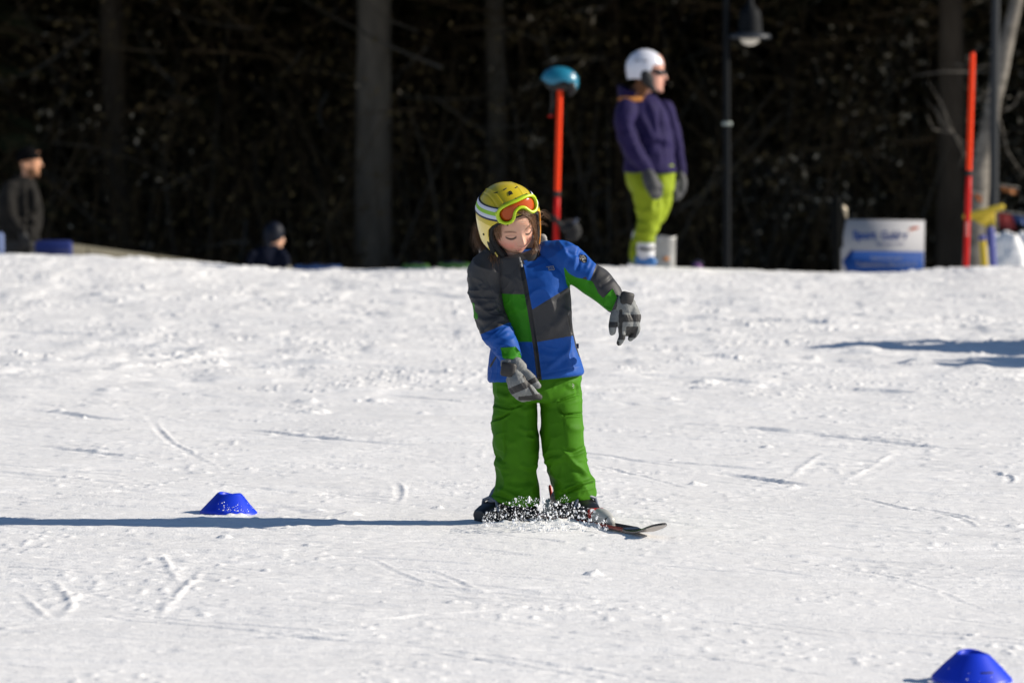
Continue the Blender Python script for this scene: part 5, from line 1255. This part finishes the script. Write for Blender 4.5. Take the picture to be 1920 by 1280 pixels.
def boards():
    tan = mat('weathered_grey_board', (.085, .078, .055), rough=.8, var=.15, vscale=2, bump=.4, bscale=20, bdist=.01, stretch=(1, 1, 8)); bw = mat('blue_mat_cover', (.014, .026, .13), rough=.7, spec=.2, var=.08, vscale=3)
    t = thing('barrier_board', P(300, 520, 47), 'long low grey board barrier sloping down behind the crest at the left', 'barrier')
    mb = MB(); a, b = P(128, 456, 44), P(470, 502, 50); d = b - a
    def plank(mb, a, b, h, th):
        n = np.array([-(b - a)[1], (b - a)[0], 0]); n /= np.linalg.norm(n); u = np.array([0, 0, h]); v = [a, b, b - u, a - u]; v = np.array(v + [q + n * th for q in v])
        mb.add(v, [(3, 2, 1, 0), (4, 5, 6, 7), (0, 1, 5, 4), (1, 2, 6, 5), (2, 3, 7, 6), (3, 0, 4, 7)])
    plank(mb, a, b, .42, .05); put('board', mb, tan, t, smooth_=False)
    for s_ in (.08, .5, .92):
        c = a + d * s_; mb = MB(); z = gz(c[0], c[1]); mb.box((c[0], c[1] + .1, (c[2] + z) / 2 - .04), (.07, .07, c[2] - z)); put('board_post', mb, tan, t, smooth_=False)
    t = thing('padded_mat', P(100, 520, 43.6), 'blue padded mat standing between the walking man and the grey barrier', 'mat')
    mb = MB(); a, b = P(70, 447, 43.6), P(131, 455, 43.8); mid_ = (a + b) / 2; mb.box(mid_ - np.array([0, 0, .30]), (np.linalg.norm(b - a), .12, .6), bev=.03); put('mat_cover', mb, bw, t)
    mb = MB(); mb.box(mid_ + np.array([0, -.063, -.1]), (np.linalg.norm(b - a) * .96, .006, .012)); put('mat_seam', mb, M['navy'], t)
    t = thing('padded_mat', P(-6, 520, 43.6), 'pale blue mat cut by the left edge of the photo', 'mat')
    mb = MB(); mb.box(P(-28, 500, 43.6), (.36, .12, .66), bev=.03); put('mat_cover', mb, mat('pale_blue_cover', (.10, .14, .28), rough=.7), t)
    mb = MB(); mb.box(P(-28, 470, 43.535), (.34, .006, .012)); put('mat_seam', mb, M['navy'], t)
    # coloured slats lying low on the far side of the crest
    for (x0, x1, y0_, y1_, Y, colr, nm, lab, cat) in ((548, 640, 498.5, 501, 40, (.012, .045, .15), 'plastic_sled', 'flat blue sled lying on the snow just right of the crouching navy child', 'sled'),
                                      (752, 806, 496.5, 503, 39.4, (.03, .10, .012), 'foam_mat', 'green mat lying behind the crest right of the thick trunk', 'mat'),
                                      (818, 884, 494.5, 502, 39.0, (.025, .085, .012), 'foam_mat', 'green mat lying behind the crest half hidden by the child', 'mat'),
                                      (1292, 1322, 492, 504, 39.5, (.12, .05, .16), 'sit_bag', 'small purple bag lying on the crest right of the woman', 'bag')):
        c = (P(x0, y0_, Y) + P(x1, y0_, Y)) / 2; z = gz(c[0], Y); h = max(c[2] - z, .05); w = (x1 - x0) * Y / F; mt = mat(nm + '_plastic', colr, rough=.5, var=.1, vscale=6)
        t = thing(nm, (c[0], Y, z), lab, cat)
        mb = MB(); mb.box((c[0], Y, z + h / 2), (w, .5 if cat != 'bag' else .14, h), bev=min(.03, h * .3)); 
        if cat == 'bag': mb = MB(); mb.ell((c[0], Y, z + h * .45), (w / 2, .1, h * .55), nu=20, nv=12)
        put('body', mb, mt, t)
        mb = MB(); mb.tube([(c[0] - w * .3, Y - .1, z + h), (c[0], Y - .12, z + h + .02), (c[0] + w * .3, Y - .1, z + h)], .008, n=8); put('handle_cord', mb, M['navy'], t)
boards()
def flags():
    ye = mat('yellow_flag_cloth', (.55, .40, .03), rough=.75, var=.08, vscale=5); pu = mat('blue_violet_post', (.07, .08, .30), rough=.5); pe = mat('pale_pole', (.4, .38, .33), rough=.5)
    Y = 43.0
    b = P(1868, 560, Y); b[2] = gz(b[0], Y)
    t = thing('pennant', b, 'yellow triangular pennant on a blue post right of the orange pole', 'flag')
    mb = MB(); mb.tube([np.array([b[0], Y, b[2] - .05]), P(1858, 430, Y)], .035, n=14); put('flag_post', mb, pu, t)
    mb = MB(); mb.tube([P(1812, 406, Y), P(1858, 394, Y), P(1878, 388, Y)], [.034, .034, .03], n=12); put('flag_bar', mb, ye, t)
    n = 12; R = []; v = []; f = []
    for i in range(n + 1):
        for j in range(n + 1):
            s_, q = i / n, j / n; top = P(1816 + 50 * s_, 404 - 11 * s_, Y); low = P(1816 + 50 * s_, 408 + 28 * s_, Y)
            p = top * (1 - q) + low * q; p[1] += .02 * math.sin(7 * s_ + 3 * q); v.append(p)
    f = [(i * (n + 1) + j, (i + 1) * (n + 1) + j, (i + 1) * (n + 1) + j + 1, i * (n + 1) + j + 1) for i in range(n) for j in range(n)]
    v = np.array(v); m_ = len(v); per = [i for i in range(n + 1)] + [i * (n + 1) + n for i in range(1, n + 1)] + [n * (n + 1) + j for j in range(n - 1, -1, -1)] + [i * (n + 1) for i in range(n - 1, 0, -1)]
    f2 = f + [tuple(i + m_ for i in q[::-1]) for q in f] + [(per[k], per[(k + 1) % len(per)], per[(k + 1) % len(per)] + m_, per[k] + m_) for k in range(len(per))]
    put('flag_cloth', (np.concatenate([v, v + np.array([0, .006, 0])]), f2, None), ye, t)
    b = P(1845, 560, Y + .1); b[2] = gz(b[0], Y + .1)
    t = thing('slalom_stick', b, 'short leaning yellow stick below the yellow pennant', 'stick'); mb = MB(); mb.tube([np.array([b[0] + .01, Y + .1, b[2] - .05]), P(1846, 500, Y + .1), P(1842, 448, Y + .1)], .034, n=12); put('stick_shaft', mb, ye, t); mb = MB(); mb.ell(P(1842, 447, Y + .1), (.04, .04, .04), nu=12, nv=8); put('stick_cap', mb, pu, t)
    Y = 50.0
    for nm, a, c_, colr, lab in (('bunting_flag', (1826, 362), (1840, 376), (.42, .13, .04), 'small orange flag in the shade beside the orange pole top half'), ('bunting_flag', (1878, 350), (1906, 360), (.30, .11, .03), 'dull orange strip flag hanging at the far right edge'),
                               ('bunting_flag', (1868, 398), (1898, 428), (.26, .03, .03), 'dark red flag hanging right of the yellow pennant'), ('bunting_flag', (1899, 402), (1924, 418), (.02, .05, .16), 'blue flag at the far right edge behind the snow heap'), ('bunting_flag', (1818, 396), (1836, 404), (.5, .09, .02), 'bright orange flag scrap touching the yellow pennant')):
        p, q = P(*a, Y), P(*c_, Y); b = P((a[0] + c_[0]) / 2, c_[1], Y)
        t = thing(nm, b, lab, 'flag', 'small flags hanging at the right edge'); mb = MB(); n = 8; w = abs(q[0] - p[0]); h = abs(p[2] - q[2])
        R = [np.array([[p[0] + w * i / n + k * h * .25, Y + .03 * math.sin(i * 1.1) + o_, p[2] - h * k - .03 * i / n] for k in (0, .5, 1)] ) for i in range(n + 1) for o_ in (0,)]
        vv = np.concatenate(R); ff = [(i * 3 + j, i * 3 + j + 1, i * 3 + j + 4, i * 3 + j + 3) for i in range(n) for j in (0, 1)]; m_ = len(vv); per = [0, 1, 2] + [i * 3 + 2 for i in range(1, n + 1)] + [n * 3 + 1, n * 3] + [i * 3 for i in range(n - 1, 0, -1)]
        mb.add(np.concatenate([vv, vv + np.array([0, .008, 0])]), ff + [tuple(i + m_ for i in x[::-1]) for x in ff] + [(per[k], per[(k + 1) % len(per)], per[(k + 1) % len(per)] + m_, per[k] + m_) for k in range(len(per))])
        put('flag_cloth', mb, mat('flag_cloth', colr, rough=.8), t); mb = MB(); mb.tube([p + np.array([-.02, 0, .02]), np.array([p[0] + w + .02, Y, p[2] - .01])], .006, n=6); put('flag_cord', mb, pe, t)
    Y = 48.0; b = P(1863, 560, Y); b[2] = gz(b[0], Y)
    t = thing('mast', b, 'slim grey metal mast in front of the pale leaning tree', 'mast'); mb = MB(); mb.tube([np.array([b[0], Y, b[2] - .05]), P(1864, 200, Y), P(1868, -60, Y)], [.05, .045, .04], n=16); put('mast_tube', mb, mat('grey_mast_paint', (.034, .037, .041), rough=.7, spec=.2), t); mb = MB(); mb.ell(P(1868, -60, Y), (.045, .045, .03), nu=12, nv=8); put('mast_cap', mb, M['black'], t)
    Y = 46.0; b = P(1900, 505, Y); b[2] = gz(b[0], Y)
    mb = MB(); zt = P(1890, 446, Y)[2]
    for dx, dy, r in ((0, 0, .16), (-.12, .1, .12), (.14, .05, .15), (.3, 0, .2), (.05, -.1, .13), (-.02, .1, .14)): mb.ell((b[0] + dx - .05, Y + dy, b[2] + (zt - b[2]) * (.45)), (r, r, (zt - b[2]) * (.5 + r)), nu=16, nv=10)
    V, Fs = remesh(mb, .02, 3); V = folds(V, Fs, [], wr=(.03, 5, 3)); o = put('snow_mound', (V, Fs, None), bpy.data.materials['groomed_snow']); o['kind'] = 'structure'
flags()

# ------------------------------------------------------------------ the forest
dbark = mat('dark_spruce_bark', (.030, .022, .015), rough=.95, spec=.1, var=.35, vscale=5, bump=1.0, bscale=9, bdist=.06, stretch=(1, 1, .35))
mbark = mat('brown_spruce_bark', (.050, .040, .030), rough=.95, spec=.1, var=.35, vscale=5, bump=1.0, bscale=9, bdist=.06, stretch=(1, 1, .35))
bark = mat('spruce_bark', (.088, .075, .058), rough=.9, var=.35, vscale=5, bump=1.0, bscale=9, bdist=.06, stretch=(1, 1, .35))
birch = mat('pale_birch_bark', (.15, .135, .115), rough=.85, var=.5, vscale=5, bump=.6, bscale=12, bdist=.03, stretch=(1, 1, 2))
needle = mat('spruce_needles', (.028, .030, .013), rough=.8, spec=.1, var=.5, vscale=3)
twig = mat('dead_twigs', (.055, .039, .022), rough=.9, spec=.1, var=.5, vscale=2)
leaf = mat('dry_winter_leaves', (.105, .078, .036), rough=.8, spec=.1, var=.6, vscale=1.5)
def trunk_mesh(mb, base, r, h, lean=(0, 0), n=20):
    zs = np.r_[0, .25, .6, np.linspace(1.2, h, 14)]
    pts = np.array([[base[0] + lean[0] * z + .04 * math.sin(z * .7 + base[0]), base[1] + lean[1] * z + .04 * math.cos(z * .6), base[2] - .15 + z] for z in zs])
    rad = r * (1 - .86 * np.clip(zs / h, 0, 1) ** 1.1) * (1 + .35 * np.exp(-zs / .35))
    mb.tube(pts, rad, n=n, round_ends=False); return pts
def sprays(base, r0, h, z0, n, seed, dens=9):
    """drooping needle sprays on whorled limbs; returns one array of quads (n,4,3)"""
    g = np.random.default_rng(seed); z = z0 + (h - z0) * g.random(n) ** 1.05; k = (h - z) / (h - z0)
    an = g.random(n) * 2 * PI; an = np.round(an / (2 * PI) * 7 + np.floor(z * 2.2) * .37) / 7 * 2 * PI + g.normal(0, .13, n)
    rr = (r0 * k ** .8 + .25) * np.sqrt(g.random(n)) ; c = np.stack([base[0] + rr * np.cos(an), base[1] + rr * np.sin(an), base[2] + np.floor(z * 2.2) / 2.2 - .20 * rr + g.normal(0, .12, n)], 1)
    d = np.stack([np.cos(an), np.sin(an), -.35 + g.normal(0, .25, n)], 1); d /= np.linalg.norm(d, axis=1)[:, None]
    s = np.cross(d, g.normal(0, .5, (n, 3)) + np.array([0, 0, 1])); s /= np.linalg.norm(s, axis=1)[:, None]
    L = (.30 + .35 * g.random(n))[:, None]; w = (.09 + .10 * g.random(n))[:, None]
    return np.stack([c - d * L, c + s * w - d * L * .1, c + d * L, c - s * w + d * L * .1], 1)
def quads(q): v = q.reshape(-1, 3); return v, np.arange(len(v)).reshape(-1, 4).tolist()
def stubs(tk, pts, r, g, n=10, z1=5.5):
    for _ in range(n):
        z = .8 + z1 * g.random(); i = np.argmin(np.abs(pts[:, 2] - pts[0, 2] - z)); p = pts[i]; a = g.random() * 2 * PI; L = .3 + 1.1 * g.random()
        d = np.array([math.cos(a), math.sin(a), -.15 + .3 * g.random()]); mb = MB(); mb.tube([p + d * r * .6, p + d * (r + L * .5) + np.array([0, 0, -.04]), p + d * (r + L) + np.array([0, 0, -.12 * L])], [.018, .012, .004], n=5, round_ends=False); put('dead_branch', mb, twig, tk)
gt = np.random.default_rng(5)
TREES = [(705, 78, 58.5, 'thick straight grey spruce trunk behind the slope, left of the child'), (930, 46, 63, 'medium straight trunk behind the helmet of the child'), (216, 54, 61, 'dark broad trunk behind the grey barrier at the left'), (1783, 58, 56.5, 'dark broad trunk between the direction sign and the right orange pole'),
         (18, 24, 66, 'thin dark trunk above the man at the left edge'), (112, 18, 68, 'thin dark trunk between the man and the broad left trunk'), (405, 30, 72, 'dark trunk above the crouching navy child'), (575, 26, 74, 'slim dark trunk left of the thick grey trunk'),
         (845, 24, 76, 'slim dark trunk between the two grey trunks'), (1135, 30, 72, 'dark trunk between the teal helmet and the woman'), (1310, 26, 74, 'slim dark trunk between the woman and the lamp post'), (1480, 34, 70, 'dark trunk right of the lamp head'), (1655, 30, 73, 'slim dark trunk above the direction sign')]
for k, (px, wpx, Y, lab) in enumerate(TREES):
    x = (px - 960) / F * Y; b = np.array([x, Y, gz(x, Y)]); r = wpx / 2 * Y / F * .93; h = 19 + 5 * gt.random()
    t = thing('spruce_tree', b, lab, 'tree', 'spruce trees at the forest edge')
    mb = MB(); pts = trunk_mesh(mb, b, r, h, (gt.normal(0, .006) - .004 * (px == 705), 0), n=28)
    V = np.concatenate(mb.v); ax = V - b
    V = V + (.028 * (vnoise3(V * np.array([9, 9, 2.5]), 80) - .5))[:, None] * np.array([1, 1, 0]); 
    tk = put('trunk', (V, mb.f, None), bark if px in (705, 930) else (mbark if px in (216, 1783, 1480, 405, 1135, 1655, 845) else dbark), t)
    stubs(tk, pts, r, gt, 12)
    v, f = quads(sprays(b, 3.0, h, 5.6, 5200, 100 + k)); put('crown', (v, f, None), needle, t, smooth_=False)

def pale_tree():
    Y = 52.0; a = P(1840, 330, Y); x0 = P(1815, 560, Y)[0]; b = np.array([x0, Y, gz(x0, Y)])
    t = thing('birch_tree', b, 'pale sunlit leaning tree trunk at the far right edge', 'tree')
    pts = [b - np.array([0, 0, .1]), P(1832, 380, Y), P(1852, 250, Y), P(1880, 110, Y), P(1905, 0, Y), P(1935, -150, Y), P(1960, -420, Y)]; mb = MB(); pp = catmull(pts, 6); mb.tube(pp, np.linspace(.13, .05, len(pp)), n=18, round_ends=False)
    V = np.concatenate(mb.v); V = V + .05 * (np.stack([vnoise3(V * 5, 90 + k) for k in range(3)], 1) - .5); tk = put('trunk', (V, mb.f, None), birch, t)
    mb = MB(); g = np.random.default_rng(8)
    for _ in range(9):
        p = pp[g.integers(8, len(pp) - 2)]; a = g.random() * 2 * PI; L = .3 + .6 * g.random(); d = np.array([math.cos(a), math.sin(a) * .7, .2 + .9 * g.random()]); m_ = p + d * L * .5 + g.normal(0, .08, 3)
        mb.tube([p, m_, p + d * L], [.007, .005, .002], n=5, round_ends=False)
        for _ in range(4): e = m_ + g.normal(0, .35, 3); mb.tube([m_, m_ * .5 + e * .5 + g.normal(0, .05, 3), e], [.008, .006, .003], n=4, round_ends=False)
    put('branches', mb, birch, tk)
pale_tree()

def sun_specks(v2):
    """which leaves are painted pale as sunlit specks: more of them at the left third and right of the lamp"""
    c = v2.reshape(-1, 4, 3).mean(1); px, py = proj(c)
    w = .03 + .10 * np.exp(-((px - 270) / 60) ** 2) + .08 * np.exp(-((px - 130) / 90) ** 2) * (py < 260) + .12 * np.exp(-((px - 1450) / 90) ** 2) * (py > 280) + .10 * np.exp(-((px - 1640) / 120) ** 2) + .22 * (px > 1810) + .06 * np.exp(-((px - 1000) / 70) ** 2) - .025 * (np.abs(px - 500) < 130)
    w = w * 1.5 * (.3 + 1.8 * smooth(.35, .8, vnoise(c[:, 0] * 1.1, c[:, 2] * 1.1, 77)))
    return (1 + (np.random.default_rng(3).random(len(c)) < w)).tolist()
def thicket():
    """understorey between the trunks: bare twigs and clinging dry leaves, one tangled mass"""
    g = np.random.default_rng(21); mb = MB(); tw = []
    n = 6400; Vs = []; Fs = []; k = 0; LQ = []
    x0 = 0
    for i in range(n):
        Y = 57.5 + 26 * g.random() ** 1.2; x = (g.random() * 2 - 1) * (Y * .1125 * 1.35 + 1.5); z = base0 = gz(x, Y)
        if g.random() < .55: p = np.array([x, Y, z]); d = np.array([g.normal(0, .25), g.normal(0, .25), 1]); L = 1.2 + 3.4 * g.random()
        else: p = np.array([x, Y, z + .5 + 5 * g.random()]); d = np.array([g.normal(0, 1), g.normal(0, 1), g.normal(0, .45)]); L = .5 + 1.6 * g.random()
        d /= np.linalg.norm(d); m = 5; t = np.linspace(0, 1, m)[:, None]; bend = g.normal(0, .18, 3) * L
        pts = p + d * L * t + bend * t * t; r = np.linspace(.016, .004, m) * (.6 + .9 * g.random())
        a = np.array([0, 2.1, 4.2]); s = np.cross(d, [.3, .5, .8]); s /= np.linalg.norm(s); u = np.cross(d, s)
        ring = np.cos(a)[:, None] * s + np.sin(a)[:, None] * u; v = (pts[:, None, :] + r[:, None, None] * ring[None]).reshape(-1, 3)
        Vs.append(v); Fs += [(k + q * 3 + j, k + q * 3 + (j + 1) % 3, k + q * 3 + 3 + (j + 1) % 3, k + q * 3 + 3 + j) for q in range(m - 1) for j in range(3)]; k += len(v)
        nl = g.integers(4, 24)
        c = pts[g.integers(1, m, nl)] + g.normal(0, .16, (nl, 3)); dd = g.normal(0, 1, (nl, 3)); dd /= np.linalg.norm(dd, axis=1)[:, None]; ss = np.cross(dd, g.normal(0, 1, (nl, 3))); ss /= np.linalg.norm(ss, axis=1)[:, None] + 1e-9
        l_ = (.015 + .05 * g.random((nl, 1)) ** 1.5); LQ.append(np.stack([c - dd * l_, c + ss * l_ * .42, c + dd * l_, c - ss * l_ * .42], 1))
    v2, f2 = quads(np.concatenate(LQ)); f2 = [tuple(i + k for i in q) for q in f2]
    o = put('undergrowth', (np.concatenate(Vs + [v2]), Fs + f2, [0 if (q // 12) % 4 else 3 for q in range(len(Fs))] + sun_specks(v2)), [twig, leaf, mat('sun_speck_leaf', (.50, .42, .30), rough=.7, var=.4, vscale=2), mat('grey_twigs', (.075, .067, .055), rough=.9, spec=.1, var=.4, vscale=2)], smooth_=False); o['kind'] = 'stuff'; o['label'] = 'tangled bare undergrowth between the trunks'  # pale leaves paint sunlit specks, some twigs are greyer for sky-lit gaps
thicket()

def deep_wood():
    """the wood behind and to the right, read as one dark mass: trunks, low dead limbs and needle crowns"""
    g = np.random.default_rng(33); mb = MB(); Qs = []
    spots = []
    for _ in range(230):
        Y = 66 + 66 * g.random() ** .9; x = (g.random() * 2 - 1) * (Y * .22 + 6); spots.append((x, Y, 1))
    for _ in range(90): spots.append((9 + 34 * g.random(), 56 + 26 * g.random(), 0))
    for _ in range(22): spots.append((-9 - 14 * g.random(), 57 + 20 * g.random(), 0))
    for i, (x, Y, deep) in enumerate(spots):
        b = np.array([x, Y, gz(x, Y)]); h = 15 + 9 * g.random(); r = .12 + .14 * g.random()
        zs = np.linspace(0, h, 6); pts = np.array([[x, Y, b[2] - .1 + z] for z in zs]); mb.tube(pts, r * (1 - .85 * zs / h), n=9, round_ends=False)
        low = (.8 if g.random() < .6 else 2.5) if deep and Y > 70 else (1.2 if not deep else 5)
        Qs.append(sprays(b, 2.4 + 1.2 * g.random(), h, low, 1500 if deep else 1900, 500 + i) * 1.0)
    v2, f2 = quads(np.concatenate(Qs)); v1 = np.concatenate(mb.v); f2 = (np.asarray(f2) + len(v1)).tolist()
    o = put('deep_wood', (np.concatenate([v1, v2]), mb.f + f2, [0] * len(mb.f) + [1] * len(f2)), [dbark, needle], smooth_=False); o['kind'] = 'stuff'; o['label'] = 'dark dense conifer wood filling the background'
deep_wood()
